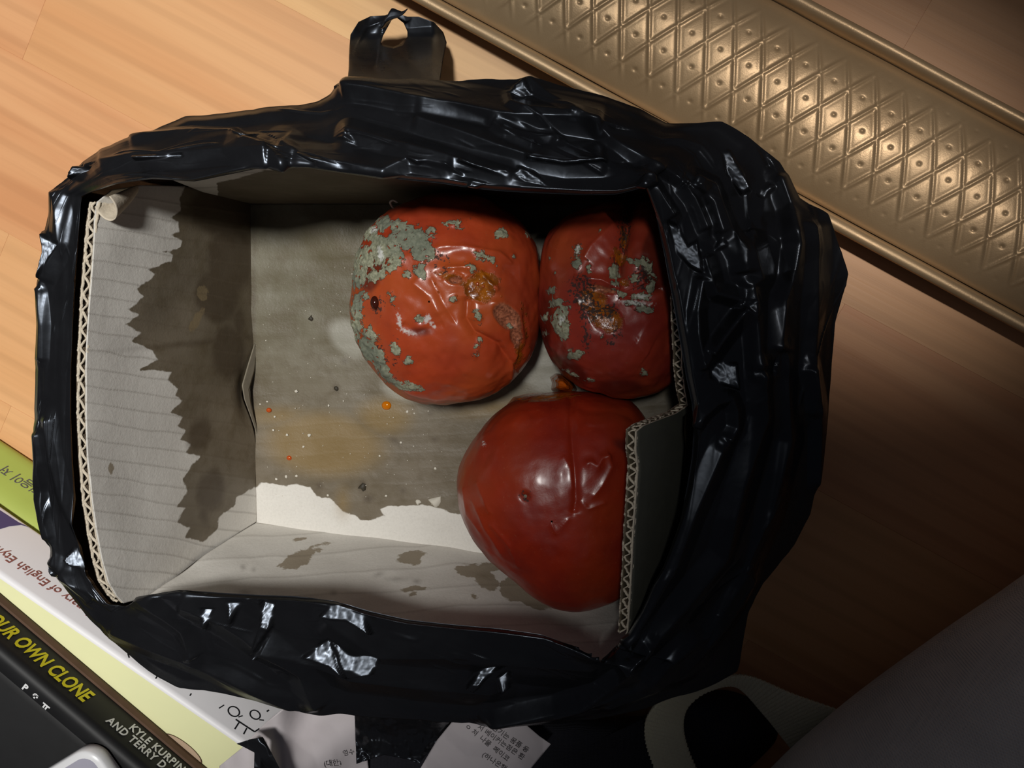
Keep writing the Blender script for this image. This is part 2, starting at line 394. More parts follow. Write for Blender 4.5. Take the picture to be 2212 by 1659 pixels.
ia = np.floor(dA / PA) + .5; ib = np.floor(dB / PB) + .5
cxp = ref[0] + ia * PA; cyp = ref[1] + (ib * PB + (cxp - ref[0]) * math.sin(a2)) / math.cos(a2)
dd = np.hypot(X - cxp, Y - cyp)
la, lb = lines(dA, PA), lines(dB, PB)
cell = np.clip(la / (PA / 2), 0, 1) * np.clip(lb / (PB / 2), 0, 1)
zz = zz + fade * (.00075 * np.maximum(rid(la, .00062), rid(lb, .00062)) - .00014 * np.maximum(rid(la - .0016, .0007), rid(lb - .0016, .0007))
                  + .0003 * np.sqrt(cell) - .0007 * rid(dd, .0008))
zz = zz + .0004 * n2(s * 40, wv * 40, 2, 3)
grid_obj('embossed_lid', np.stack([X, Y, zz], -1), M['gold'], gb)
prof = [(GW - .0066, .0118), (GW - .0055, .0150), (GW - .0035, .0168), (GW - .0008, .0165), (GW, .0150)]
prof0 = [(.0066, .0118), (.0058, .0150), (.0046, .0166), (.0022, .0172), (.0005, .0165), (0, .0150), (.0008, .0135)]
def strip(name, prof, mat, parent, sr=(-.12, .31)):
    P = np.array([[[G0[0] + gd[0] * q + gn[0] * a, G0[1] + gd[1] * q + gn[1] * a, z] for a, z in prof] for q in np.linspace(sr[0], sr[1], 60)])
    P[..., 2] += (.0003 * np.sin(np.linspace(0, 40, 60)))[:, None]
    return grid_obj(name, P, mat, parent)
strip('lid_rim', prof0, M['gold'], gb); strip('lid_rim', prof, M['gold'], gb)
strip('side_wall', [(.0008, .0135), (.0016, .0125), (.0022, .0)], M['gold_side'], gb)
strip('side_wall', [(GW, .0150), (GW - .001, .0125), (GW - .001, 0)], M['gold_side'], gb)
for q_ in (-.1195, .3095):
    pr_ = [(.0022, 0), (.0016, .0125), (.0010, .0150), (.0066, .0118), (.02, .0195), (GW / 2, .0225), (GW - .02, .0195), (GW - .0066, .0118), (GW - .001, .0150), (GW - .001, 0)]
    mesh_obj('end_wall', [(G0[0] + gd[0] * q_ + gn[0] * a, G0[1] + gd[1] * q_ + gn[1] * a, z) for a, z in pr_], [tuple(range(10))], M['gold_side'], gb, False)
adopt(gb)

# ------------------------------------------------------------------ cardboard box
cb = empty('cardboard_box', tuple(float(v) for v in U(1050, 800, 0.0)))
tag(cb, 'grey corrugated cardboard box with wet stains, set open inside the black bag', 'box')
ZB = .003; ZR = .105
def plane_of(a, b, c): n = np.cross(b - a, c - a); return a, n / np.linalg.norm(n)
def rows(px, per, ang, wob=3, s=0):
    a = math.radians(ang); q = px[..., 0] * math.sin(a) + px[..., 1] * math.cos(a) + wob * n2(px[..., 0] / 90, px[..., 1] / 90, 2, s)
    f = np.abs((q / per) % 1 - .5) * 2; return np.clip(1 - (1 - f) * 3.6, 0, 1)
def blobs(px, L):
    r = np.full(px.shape[:-1], -60.0)
    for x, y, rx, ry, a in L:
        t = math.radians(a); dx, dy = px[..., 0] - x, px[..., 1] - y
        u, v = dx * math.cos(t) + dy * math.sin(t), -dx * math.sin(t) + dy * math.cos(t)
        r = np.maximum(r, (1 - np.hypot(u / rx, v / ry)) * min(rx, ry))
    return r
def panel(name, P, px, wet, dark=None, spot=None, green=None, gloss=.5, flute=None, amber=None, pale=None, flip=False, thick=.0005):
    z = np.full(px.shape[:-1], -60.0)
    at = dict(wet=wet, dark=z if dark is None else dark, spot=z if spot is None else spot, green=np.zeros_like(z) if green is None else green,
              gloss=np.full_like(z, gloss), flute=np.zeros_like(z) if flute is None else flute, amber=z if amber is None else amber,
              pale=z if pale is None else pale)
    return grid_obj(name, P, M['board'], cb, flip=flip, attrs=at, thick=thick)
# base
pb = coons([(525, 440), (530, 600), (532, 760), (516, 850), (535, 960), (536, 1147)], [(1590, 456), (1530, 1270)], [(525, 440), (1570, 441), (1590, 456)],
           [(536, 1147), (1000, 1200), (1530, 1270)], 330, 420)
px = pb
Pw = U(px[..., 0], px[..., 1], ZB); Pw[..., 2] += .0006 * n2(px[..., 0] / 160, px[..., 1] / 90, 3, 2) + .00010 * n2(px[..., 0] / 300, px[..., 1] / 24, 2, 4)
dry = [(553, 1052), (565, 1043), (598, 1047), (619, 1050), (640, 1046), (671, 1052), (684, 1073), (713, 1079), (731, 1091), (740, 1105), (764, 1114),
       (779, 1123), (809, 1123), (832, 1115), (821, 1100), (854, 1093), (897, 1094), (909, 1090), (954, 1099), (999, 1114), (1100, 1130), (1500, 1180), (1700, 1200), (1700, 1300), (500, 1300), (500, 1060)]
wet = -sdf_poly(px, dry) * 1.0
spot = blobs(px, [(930, 1088, 26, 9, -8), (785, 1052, 12, 18, 0)])
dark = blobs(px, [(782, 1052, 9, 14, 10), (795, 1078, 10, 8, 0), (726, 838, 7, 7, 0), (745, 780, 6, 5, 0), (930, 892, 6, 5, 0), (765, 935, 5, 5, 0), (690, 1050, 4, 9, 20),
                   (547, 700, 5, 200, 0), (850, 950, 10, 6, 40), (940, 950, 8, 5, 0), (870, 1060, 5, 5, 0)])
green = np.clip(sstep(1000, 620, px[..., 1]), 0, 1)
amber = blobs(px, [(700, 960, 130, 70, 5), (1060, 882, 60, 16, -8), (830, 900, 60, 40, 0), (600, 900, 60, 20, 0), (740, 1085, 12, 25, 0)])
pale = blobs(px, [(755, 730, 55, 38, 40), (1190, 790, 70, 60, 0), (650, 1085, 1, 1, 0), (880, 830, 60, 40, 0)])
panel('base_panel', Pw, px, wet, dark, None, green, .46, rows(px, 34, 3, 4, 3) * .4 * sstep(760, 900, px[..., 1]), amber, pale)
# left wall: a flap with rounded corners
a_, b_ = U(542, 440, ZB), U(553, 1127, ZB); p0, pn = plane_of(a_, b_, U(184, 820, ZR))
baseL = [(542, 440), (548, 600), (550, 760), (532, 850), (552, 960), (553, 1127)]
rimL = [(212, 436), (205, 480), (198, 560), (192, 640), (188, 720), (184, 800), (184, 900), (188, 1000), (195, 1080), (205, 1150), (215, 1205), (228, 1256), (246, 1286), (262, 1302)]
sideA = [(542, 440), (490, 418), (400, 402), (300, 400), (240, 410), (212, 436)]
sideB = [(553, 1127), (470, 1183), (380, 1245), (310, 1290), (262, 1302)]
px = coons(baseL, rimL, sideA, sideB, 300, 200)
Pl = ray_plane(px[..., 0], px[..., 1], p0, pn); bow = .0012 * n2(px[..., 0] / 150, px[..., 1] / 150, 2, 8)
fl_l = rows(px, 38, -8, 5, 1)
wavy = np.exp(-((px[..., 0] - 535) / 20) ** 2 - ((px[..., 1] - 850) / 60) ** 2)
Pl = Pl - pn * (bow[..., None]) + np.array([1, 0, 0]) * (-.003 * wavy[..., None])
stain = [(400, 398), (385, 430), (390, 455), (365, 470), (385, 480), (388, 500), (370, 508), (395, 520), (392, 535), (350, 543), (372, 552), (370, 565), (318, 582), (332, 592),
         (320, 605), (293, 625), (305, 640), (285, 660), (273, 668), (297, 680), (272, 700), (305, 720), (285, 738), (305, 745), (330, 757), (340, 777), (305, 798), (370, 802), (360, 820), (382, 840), (377, 855), (392, 865),
         (366, 890), (395, 900), (380, 920), (400, 930), (390, 950), (412, 960), (400, 978), (435, 985), (415, 1005), (395, 1035), (405, 1060), (378, 1095), (398, 1098), (378, 1130), (410, 1140),
         (400, 1160), (440, 1172), (455, 1160), (470, 1140), (475, 1115), (510, 1090), (510, 1075), (553, 1050), (575, 1050), (575, 420), (520, 400)]
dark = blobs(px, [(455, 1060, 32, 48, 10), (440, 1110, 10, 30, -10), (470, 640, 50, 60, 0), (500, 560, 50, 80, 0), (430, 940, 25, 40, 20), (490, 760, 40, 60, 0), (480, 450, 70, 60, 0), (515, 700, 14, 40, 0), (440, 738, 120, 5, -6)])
spot = blobs(px, [(440, 630, 10, 16, 10), (425, 690, 8, 22, 30), (237, 1015, 5, 9, 0)])
wl = panel('left_wall_panel', Pl, px, sdf_poly(px, stain) * .9, dark, spot, None, .5, fl_l)
def edge_corr(wall, rim_px, p0, pn, per, thick, depth, base_dir, n=900, rag=.0003):
    R = ray_plane(*resample(rim_px, n).T, p0, pn); s_ = np.r_[0, np.cumsum(np.linalg.norm(np.diff(R, axis=0), axis=1))]
    jit = .12 * n2(s_ * 300, s_ * 0, 2, 6)
    ph = s_ / per * 2 * math.pi + jit * 3
    tri = np.arcsin(np.sin(ph) * .97) / (math.pi / 2)
    off = (.5 + .40 * tri) * thick
    ragged = rag * n2(s_ * 700, s_ * 0 + 3, 3, 9)
    dn = np.asarray(base_dir, float); dn = dn / np.linalg.norm(dn)
    T = np.linspace(0, depth, 5)[None, :, None]
    P = (R + pn * off[:, None])[:, None] + dn * (T + .0003)
    P[:, 0] += dn * (ragged[:, None])
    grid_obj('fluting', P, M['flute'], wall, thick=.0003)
    V, Fc = [], []                                       # pale raw edges of the two liners and of the wave between them
    for o_, wd_, rg in ((off, .00028, 1.0), (0 * off, .00030, .5), (0 * off + thick, .00034, 1.0)):
        Q = R + pn * (o_)[:, None] + dn * (.0001 + ragged * rg)[:, None]; tg = np.gradient(Q, axis=0); tg /= np.linalg.norm(tg, axis=1, keepdims=True)
        sd_ = np.cross(tg, dn); sd_ /= np.linalg.norm(sd_, axis=1, keepdims=True); wv_ = (wd_ * (1 + .3 * n2(s_ * 900, s_ * 0, 2, 77)))[:, None]
        E_ = np.stack([Q - sd_ * wv_ + dn * .0009, Q - sd_ * wv_ * .9, Q + sd_ * wv_ * .9, Q + sd_ * wv_ + dn * .0009], 1); k = len(V) * 0 + sum(len(q_) for q_ in V)
        V.append(E_.reshape(-1, 3)); Fc.append(grid_faces(n, 4) + k)
    mesh_obj('cut_edge', np.concatenate(V), np.concatenate(Fc), M['liner'], wall)
    O = (R + pn * (thick + .0003))[:, None] + dn * (np.linspace(.0002, depth * 4, 14)[None, :, None])
    return O
ndir = -pn if pn[0] > 0 else pn                          # pointing out of the box, to the left
pnL = ndir
def inplane(q):
    d_ = (a_ + b_) / 2 - q; e_ = (b_ - a_) / np.linalg.norm(b_ - a_); return d_ - e_ * (d_ @ e_)
dnL = inplane(U(184, 820, ZR))
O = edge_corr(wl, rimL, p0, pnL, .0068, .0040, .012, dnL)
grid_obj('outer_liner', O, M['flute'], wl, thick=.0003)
px = coons([(546, 742), (531, 790), (519, 832), (524, 862), (540, 905), (552, 940)], [(550, 755), (546, 800), (534, 842), (539, 880), (549, 915), (553, 945)], [(546, 742), (550, 755)], [(552, 940), (553, 945)], 60, 8)
grid_obj('peeled_strip', ray_plane(px[..., 0], px[..., 1], p0, pn) + np.array([.0012, 0, .0004]), M['strip'], wl, thick=.0003)
# paper peeled and curled over the upper corner of the flap
uu = np.linspace(0, 1, 26)[:, None]; vv = np.linspace(0, 1, 18)[None]
ax0, ax1 = ray_plane(292, 404, p0, pnL), ray_plane(206, 446, p0, pnL)
axd = ax1 - ax0; sd = np.cross(axd, pnL); sd /= np.linalg.norm(sd); rr = .0006 + .0042 * uu ** .7
th = vv * 1.25 * math.pi
Pc = ax0 + axd * uu[..., None] * np.ones_like(vv)[..., None] - pnL * (rr * (1 - np.cos(th)))[..., None] + sd * (rr * np.sin(th) * 1.15)[..., None]
grid_obj('peeled_paper', Pc, M['liner'], wl, thick=.0003)
# lower wall
a_, b_ = U(553, 1130, ZB), U(1540, 1262, ZB); p0, pn = plane_of(a_, b_, U(900, 1418, .096))
px = coons([(553, 1130), (1000, 1177), (1540, 1260)], [(282, 1310), (420, 1345), (640, 1375), (900, 1412), (1200, 1440), (1320, 1425), (1400, 1405)], [(553, 1130), (282, 1310)], [(1540, 1260), (1400, 1405)], 360, 120)
Pb_ = ray_plane(px[..., 0], px[..., 1], p0, pn); Pb_[..., 1] -= .0040 * np.exp(-((px[..., 0] - 1260) / 150) ** 2 - ((px[..., 1] - 1290) / 90) ** 2); Pb_[..., 1] += .0008 * n2(px[..., 0] / 120, px[..., 1] / 60, 2, 11)
spot = blobs(px, [(668, 1192, 36, 9, -22), (640, 1214, 40, 14, -24), (890, 1208, 26, 14, -12), (646, 1168, 12, 3, -15), (1020, 1235, 34, 15, 8), (1050, 1258, 26, 18, 20), (1055, 1225, 30, 10, -10),
                  (905, 1274, 24, 4, -5), (885, 1290, 12, 4, -30), (1110, 1270, 30, 30, 0), (1025, 1292, 10, 10, 0), (1150, 1290, 40, 16, 10)])
dark = blobs(px, [(818, 1245, 7, 3, -20), (858, 1254, 14, 3, 0), (900, 1258, 5, 3, 0), (525, 1228, 4, 4, 0), (548, 1232, 3, 3, 0), (530, 1280, 12, 4, 10), (1045, 1245, 14, 5, 10), (720, 1285, 4, 3, 0)])
wb = panel('front_wall_panel', Pb_, px, np.full(px.shape[:-1], -60.0), dark, spot, None, .8, rows(px, 46, 4, 4, 12) * .8)
pnB = pn if pn[1] < 0 else -pn
O = edge_corr(wb, [(282, 1310), (420, 1345), (640, 1375), (900, 1412), (1200, 1440), (1320, 1425)], p0, pnB, .0068, .0034, .012, inplane(U(900, 1418, .096)))
grid_obj('outer_liner', O, M['liner'], wb, thick=.0004)
# upper wall
a_, b_ = U(540, 440, ZB), U(1570, 441, ZB); p0, pn = plane_of(a_, b_, U(900, 345, ZR))
px = coons([(540, 440), (1570, 441)], [(330, 372), (650, 345), (1370, 366)], [(540, 440), (450, 420), (330, 372)], [(1570, 441), (1370, 366)], 300, 70)
Pt = ray_plane(px[..., 0], px[..., 1], p0, pn)
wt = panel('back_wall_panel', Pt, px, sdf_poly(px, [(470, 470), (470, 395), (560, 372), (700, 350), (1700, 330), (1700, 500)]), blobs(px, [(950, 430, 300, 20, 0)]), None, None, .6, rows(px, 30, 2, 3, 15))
pnT = pn if pn[1] > 0 else -pn
O = edge_corr(wt, [(330, 372), (650, 345), (1370, 366)], p0, pnT, .0068, .0034, .012, inplane(U(900, 345, ZR)))
grid_obj('outer_liner', O, M['liner'], wt, thick=.0004)
# right wall, leaning in, torn to a step at its rim
a_, b_ = U(1636, 446, ZB), U(1530, 1250, ZB); p0, pn = plane_of(a_, b_, U(1345, 1150, ZR))
rimR = [(1510, 400), (1496, 520), (1468, 600), (1449, 640), (1452, 720), (1455, 790), (1461, 840), (1467, 872), (1440, 890), (1398, 905), (1368, 916), (1353, 928), (1352, 965), (1357, 1005), (1352, 1080), (1347, 1150), (1344, 1230), (1339, 1320), (1336, 1366)]
px = coons([(1590, 456), (1530, 1250)], rimR, [(1590, 456), (1510, 400)], [(1530, 1250), (1336, 1366)], 400, 90)
Pr = ray_plane(px[..., 0], px[..., 1], p0, pn)
wr = panel('right_wall_panel', Pr, px, np.full(px.shape[:-1], 30.0), None, None, None, .6)
pnR = pn if pn[0] > 0 else -pn
O = edge_corr(wr, rimR, p0, pnR, .0045, .0034, .012, inplane(U(1345, 1150, ZR)), n=1100, rag=.0009)
grid_obj('outer_liner', O, M['outer'], wr, thick=.0004)
Rr = ray_plane(*resample(rimR, 1100).T, p0, pnR); sr_ = np.linspace(0, 300, 1100)
lip = (Rr + pnR * .0034)[:, None] + inplane(U(1345, 1150, ZR))[None, None] / .13 * np.linspace(-.0004, .0012, 4)[None, :, None] + pnR * .0004
grid_obj('torn_edge', lip, M['liner'], wr, thick=.0004)
adopt(cb)

# ------------------------------------------------------------------ black bag folded over the rim
ST = [(200, 425, 120, 410), (250, 398, 180, 350), (330, 387, 250, 312), (420, 392, 300, 296), (490, 378, 400, 252), (560, 364, 500, 240), (650, 360, 600, 231), (720, 368, 690, 221), (790, 378, 755, 179),
      (860, 387, 850, 176), (950, 396, 950, 174), (1030, 408, 1040, 171), (1100, 414, 1135, 168), (1180, 418, 1200, 184), (1260, 421, 1300, 206), (1330, 420, 1380, 236), (1390, 405, 1440, 268), (1404, 395, 1500, 269),
      (1412, 440, 1560, 266), (1424, 500, 1620, 300), (1435, 550, 1680, 352), (1444, 600, 1722, 430), (1452, 640, 1788, 461), (1462, 700, 1812, 530), (1473, 760, 1831, 590), (1483, 820, 1816, 650), (1494, 870, 1802, 695),
      (1498, 930, 1796, 800), (1494, 990, 1788, 896), (1484, 1050, 1773, 1000), (1470, 1120, 1750, 1110), (1448, 1190, 1706, 1195), (1420, 1260, 1648, 1256), (1390, 1320, 1618, 1320), (1358, 1372, 1606, 1390),
      (1328, 1398, 1592, 1452), (1300, 1424, 1500, 1492), (1250, 1400, 1400, 1526), (1170, 1371, 1290, 1550), (1080, 1358, 1150, 1558), (980, 1349, 1000, 1560), (880, 1338, 870, 1552), (800, 1320, 760, 1545),
      (720, 1297, 680, 1540), (640, 1288, 590, 1520), (560, 1285, 480, 1497), (470, 1280, 390, 1488), (390, 1274, 320, 1450), (330, 1284, 252, 1394), (285, 1308, 192, 1336), (246, 1300, 146, 1278), (215, 1245, 118, 1236),
      (198, 1180, 106, 1165), (188, 1100, 90, 1090), (180, 1000, 82, 990), (176, 900, 75, 880), (176, 800, 78, 760), (180, 700, 82, 650), (186, 600, 92, 540), (193, 500, 102, 470)]
zi, zo, zc = [], [], []                                  # height of the inner edge, of the outline; how far the right side stays level
for k, s_ in enumerate(ST):
    left = k == 0 or k >= 49
    if left: ST[k] = (s_[0] - (22 if k not in (49, 50) else 4), s_[1], s_[2], s_[3])
    zi.append(.094 if left else (.113 if k < 17 else (.104 if k < 36 else .112)))
    zo.append(.089 if left else .093 if k < 4 else .088 if k < 16 else .084 if k < 18 else .078 if k < 20 else .070 if k < 23 else .064 if k < 34
              else .070 if k < 36 else .078 if k == 36 else .084 if k == 37 else .088)
    zc.append(.35 if 17 <= k < 37 else 0.0)
NU, NV = 1200, 150
S5 = np.c_[np.array(ST, float), zi, zo, zc]
ang = smooth_line(S5, NU * 2, True); lin_ = np.stack([np.interp(np.linspace(0, len(S5), NU * 2, endpoint=False), np.arange(len(S5) + 1), np.r_[S5[:, k], S5[0, k]]) for k in range(7)], -1)
ang = ang * .3 + lin_ * .7; ang = np.vstack([ang, ang[:1]])
dlen = np.r_[0, np.cumsum(np.hypot(*np.diff((ang[:, :2] + ang[:, 2:4]) / 2, axis=0).T))]
q = np.linspace(0, dlen[-1], NU + 1)[:-1]; L7 = np.stack([np.interp(q, dlen, ang[:, k]) for k in range(7)], -1)
v = np.linspace(0, 1, NV)[None, :]
wx = v ** 1.0
bx = L7[:, None, 0] * (1 - wx) + L7[:, None, 2] * wx; by = L7[:, None, 1] * (1 - wx) + L7[:, None, 3] * wx
jx = 4 * n2(q / 60, q * 0, 3, 31)[:, None] * sstep(.7, 1, v)
by = by + jx * .6; bx = bx + jx * .3
ZI, ZO, ZT = L7[:, None, 4], L7[:, None, 5], L7[:, None, 6]
lin = ZI + (ZO - ZI) * v - .0015 * sstep(.9, 1, v)
ter = ZI + (ZO - ZI) * (.16 * v + .42 * sstep(.42, .66, v) + .42 * sstep(.68, .92, v))
bz = lin * (1 - ZT) + ter * ZT - .004 * sstep(.05, 0, v)
bpx = np.stack([bx, by], -1)
h = np.zeros_like(bx)
# long folds: polyline, height (m), width on the left side, width on the right side (px)
RIDGES = [
 ([(215, 352), (300, 343), (400, 337), (490, 332), (590, 336), (622, 362)], .0026, 26, 14),
 ([(285, 303), (415, 287), (505, 289), (530, 308), (592, 330)], .0030, 8, 26),
 ([(610, 312), (650, 339), (700, 350), (765, 361), (830, 372), (885, 348), (980, 368)], .0026, 22, 12),
 ([(749, 309), (756, 287), (830, 308), (895, 326), (993, 351), (1110, 381)], .0028, 16, 14),
 ([(895, 260), (993, 293), (1074, 322), (1139, 342), (1221, 355), (1310, 352)], .0034, 24, 16),
 ([(1067, 273), (1086, 289), (1121, 306), (1156, 322)], .0018, 10, 8), ([(1086, 284), (1133, 291), (1163, 301), (1192, 300), (1210, 310)], .0016, 8, 8),
 ([(742, 196), (798, 202), (895, 222), (993, 238), (1091, 258), (1221, 268), (1302, 280)], .0045, 34, 14),
 ([(1098, 205), (1105, 230), (1130, 245), (1200, 252), (1240, 262)], .0018, 12, 8),
 ([(1135, 169), (1180, 205), (1231, 244), (1286, 284), (1356, 330), (1427, 366), (1470, 392)], .0026, 50, 9),
 ([(1399, 380), (1426, 428), (1453, 469)], .0030, 10, 16), ([(1471, 399), (1496, 428), (1511, 461), (1525, 496)], .0025, 8, 12),
 ([(1492, 386), (1534, 403), (1553, 449), (1569, 492), (1584, 525), (1600, 552), (1606, 590)], .0036, 14, 16), ([(1500, 401), (1532, 438), (1555, 505)], .0020, 9, 9),
 ([(1517, 555), (1530, 592), (1544, 634), (1602, 650)], .0028, 16, 10),
 ([(1617, 498), (1619, 534), (1627, 567), (1635, 600), (1617, 615), (1623, 650), (1629, 723), (1634, 800)], .0034, 22, 13),
 ([(1608, 665), (1563, 723), (1533, 765)], .0040, 16, 10), ([(1515, 600), (1503, 671), (1505, 723), (1520, 800)], .0028, 14, 10),
 ([(1671, 380), (1702, 463), (1713, 525), (1700, 608), (1681, 650), (1670, 760)], .0045, 30, 12), ([(1750, 480), (1755, 600), (1750, 730), (1748, 900)], .0030, 24, 14),
 ([(1503, 923), (1520, 895), (1548, 870), (1579, 861), (1588, 887), (1589, 923), (1571, 953)], .0024, 12, 10), ([(1740, 790), (1761, 877), (1766, 940), (1764, 1050)], .0024, 14, 10),
 ([(1640, 800), (1650, 900), (1600, 1050), (1560, 1200), (1485, 1294), (1440, 1348), (1362, 1430)], .0034, 22, 18), ([(1560, 960), (1500, 1100), (1450, 1230), (1403, 1290), (1341, 1390)], .0028, 16, 14),
 ([(1690, 760), (1700, 950), (1660, 1100), (1600, 1230), (1520, 1360), (1400, 1460), (1200, 1530), (1050, 1545)], .0036, 20, 16), ([(1620, 1230), (1560, 1340), (1480, 1440), (1300, 1515)], .0028, 16, 12),
 ([(1400, 1380), (1350, 1450), (1250, 1510), (1050, 1548)], .0026, 12, 10),
 ([(300, 1290), (370, 1340), (395, 1360), (420, 1420)], .0022, 14, 14), ([(390, 1300), (470, 1330), (580, 1400), (650, 1450), (690, 1530)], .0028, 20, 20),
 ([(240, 1360), (330, 1400), (480, 1460), (640, 1530)], .0022, 14, 12), ([(700, 1330), (824, 1413), (1000, 1412), (1150, 1430), (1290, 1440)], .0026, 26, 26),
 ([(560, 1391), (640, 1415), (760, 1462), (900, 1478), (1080, 1490)], .0026, 20, 20),
 ([(118, 410), (128, 455), (132, 525), (95, 605)], .0022, 14, 12), ([(90, 620), (96, 700), (92, 780)], .0020, 8, 10), ([(88, 930), (92, 1000), (86, 1060), (95, 1100), (105, 1165)], .0026, 8, 12),
 ([(102, 900), (112, 990), (128, 1050), (140, 1085), (190, 1170)], .0020, 12, 10), ([(110, 1210), (140, 1230), (200, 1300)], .0020, 10, 10), ([(135, 1240), (200, 1275), (250, 1320)], .0018, 8, 10)]
for line, A, wl_, wr_ in RIDGES:
    d, sd_, tt = seg_dist(bpx, line)
    ww = np.where(sd_ < 0, wl_, wr_) * 1.9; dd_ = np.sqrt(d * d + 1.2 ** 2) - 1.2
    h += 1.25 * A * np.clip(1 - dd_ / ww, 0, 1) ** 1.12 * sstep(0, .06, tt + .03) * sstep(0, .06, 1.03 - tt)
uq = q[:, None] / 70 + 0 * v
edge = sstep(0, .07, v) * (1 - .4 * sstep(.9, 1, v))
for sc_, A, wd_, sd_ in ((.5, .0006, .08, 301), (1.1, .00018, .09, 302)):
    nz = n2(uq * .5 * sc_ + 1.5 * v, v * 6 * sc_ + uq * .25, 2, sd_); gate = sstep(-.1, .5, n2(uq * .9, v * 3, 2, sd_ + 7))
    h += edge * gate * A * np.clip(1 - np.abs(nz) / wd_, 0, 1)
h += edge * (.0007 * facet(uq * .35, v * 3.2 + uq * .12, 41) + .00012 * facet(uq * 1.0 + 3, v * 6 + uq * .3, 42) + .0006 * n2(uq * .2, v * 4, 2, 43))
P = U(bx, by, bz)
def normals(P, cu=True):
    du = np.roll(P, -1, 0) - np.roll(P, 1, 0) if cu else np.gradient(P, axis=0)
    dv = np.gradient(P, axis=1); n = np.cross(du, dv); n /= np.linalg.norm(n, axis=-1, keepdims=True) + 1e-12
    return n
N_ = normals(P); N_ = np.where(N_[..., 2:] < 0, -N_, N_); N_ = N_ * .6 + np.array([0, 0, .5]); N_ /= np.linalg.norm(N_, axis=-1, keepdims=True)
P = P + N_ * h[..., None]
# flat creased patches of film
FAC = [([(1098, 205), (1112, 182), (1132, 171), (1150, 205), (1128, 215)], 1.0), ([(1110, 380), (1122, 364), (1150, 372), (1168, 385), (1184, 405), (1150, 398)], 1.0), ([(1440, 478), (1462, 486), (1485, 530), (1505, 520), (1515, 590), (1490, 575), (1462, 545)], .9),
       ([(1538, 546), (1557, 513), (1568, 532)], 1), ([(1574, 500), (1600, 530), (1608, 545), (1600, 575), (1585, 530)], .8), ([(1535, 800), (1552, 780), (1592, 785), (1598, 840), (1560, 830), (1536, 815)], .8), ([(660, 1412), (711, 1379), (723, 1412), (759, 1456), (715, 1430)], 1),
       ([(711, 1380), (760, 1415), (815, 1412), (822, 1420), (808, 1448), (759, 1452), (735, 1425)], .9), ([(694, 1326), (715, 1304), (751, 1312), (788, 1330), (806, 1365), (750, 1335)], .8), ([(1010, 1475), (1040, 1440), (1090, 1432), (1050, 1460), (1030, 1480)], .6),
       ([(1075, 1460), (1100, 1445), (1100, 1480), (1085, 1490)], .5), ([(98, 500), (118, 520), (132, 526), (96, 600), (102, 545)], .9), ([(142, 1205), (165, 1178), (190, 1230), (160, 1222)], 1), ([(107, 1210), (125, 1235), (122, 1242), (110, 1225)], .8),
       ([(555, 1405), (580, 1370), (565, 1410)], .5), ([(510, 292), (520, 296), (555, 292), (532, 312)], 1), ([(165, 358), (195, 362), (180, 372), (150, 385)], .6), ([(885, 349), (925, 356), (905, 360)], .8), ([(1010, 405), (1018, 388), (1050, 395), (1030, 408)], .4),
       ([(1560, 330), (1575, 325), (1620, 410), (1600, 420), (1570, 375)], .5), ([(1635, 420), (1655, 400), (1668, 405), (1650, 430)], .7), ([(560, 1296), (592, 1300), (590, 1350), (556, 1396), (566, 1345)], .6), ([(440, 1306), (466, 1310), (450, 1360), (446, 1330)], .5), ([(490, 1300), (520, 1302), (505, 1340)], .5),
       ([(300, 348), (400, 340), (400, 345), (300, 353)], .5), ([(650, 342), (700, 352), (760, 366), (745, 366), (690, 358)], .5), ([(1000, 352), (1100, 382), (1096, 388), (996, 358)], .5), ([(1140, 343), (1220, 356), (1310, 352), (1308, 358), (1220, 363), (1140, 350)], .8)]
for poly, amt in FAC:
    sd_ = sdf_poly(bpx, poly); mk = sstep(-2.5, 2.5, sd_) * 1.0
    if (sd_ > 0).sum() < 4: continue
    c = P[sd_ > 0].mean(0); l_ = LAMP - c; l_ /= np.linalg.norm(l_); vw = np.array([0, 0, CAMH]) - c; vw /= np.linalg.norm(vw); nn = l_ + vw; nn /= np.linalg.norm(nn)
    zf0 = P[..., 2]; zf = c[2] + .0012 - ((P[..., 0] - c[0]) * nn[0] + (P[..., 1] - c[1]) * nn[1]) / nn[2] + .00030 * facet(bx / 16, by / 16, 77) + .00008 * n2(bx / 5, by / 5, 2, 78)
    zf = np.clip(zf, zf0 - .0030, zf0 + .0042); P[..., 2] = P[..., 2] * (1 - mk) + zf * mk
# skirt: from the outline back under and down to the floor
sk = []
cxy = np.array([-.06, -.055])
for tz, inn in ((.75, .000), (.45, .004), (.15, .006), (0.02, .004)):
    e_ = P[:, -1].copy(); dirs = cxy - e_[:, :2]; dirs /= np.linalg.norm(dirs, axis=1, keepdims=True); e_[:, :2] += dirs * (inn + (.75 - tz) * .015 * sstep(.015, .04, P[:, -1, 1]) * sstep(-.02, .02, P[:, -1, 0]))[:, None]; e_[:, 2] = np.maximum(e_[:, 2] * tz, .0006); sk.append(e_)
P = np.concatenate([P, np.stack(sk, 1)], 1)
bag = empty('plastic_bag', tuple(float(v_) for v_ in U(1000, 1000, 0)))
tag(bag, 'crumpled black plastic bag with its mouth folded around the cardboard box', 'bag')
grid_obj('bag_mouth', P, M['film'], bag, cu=True)
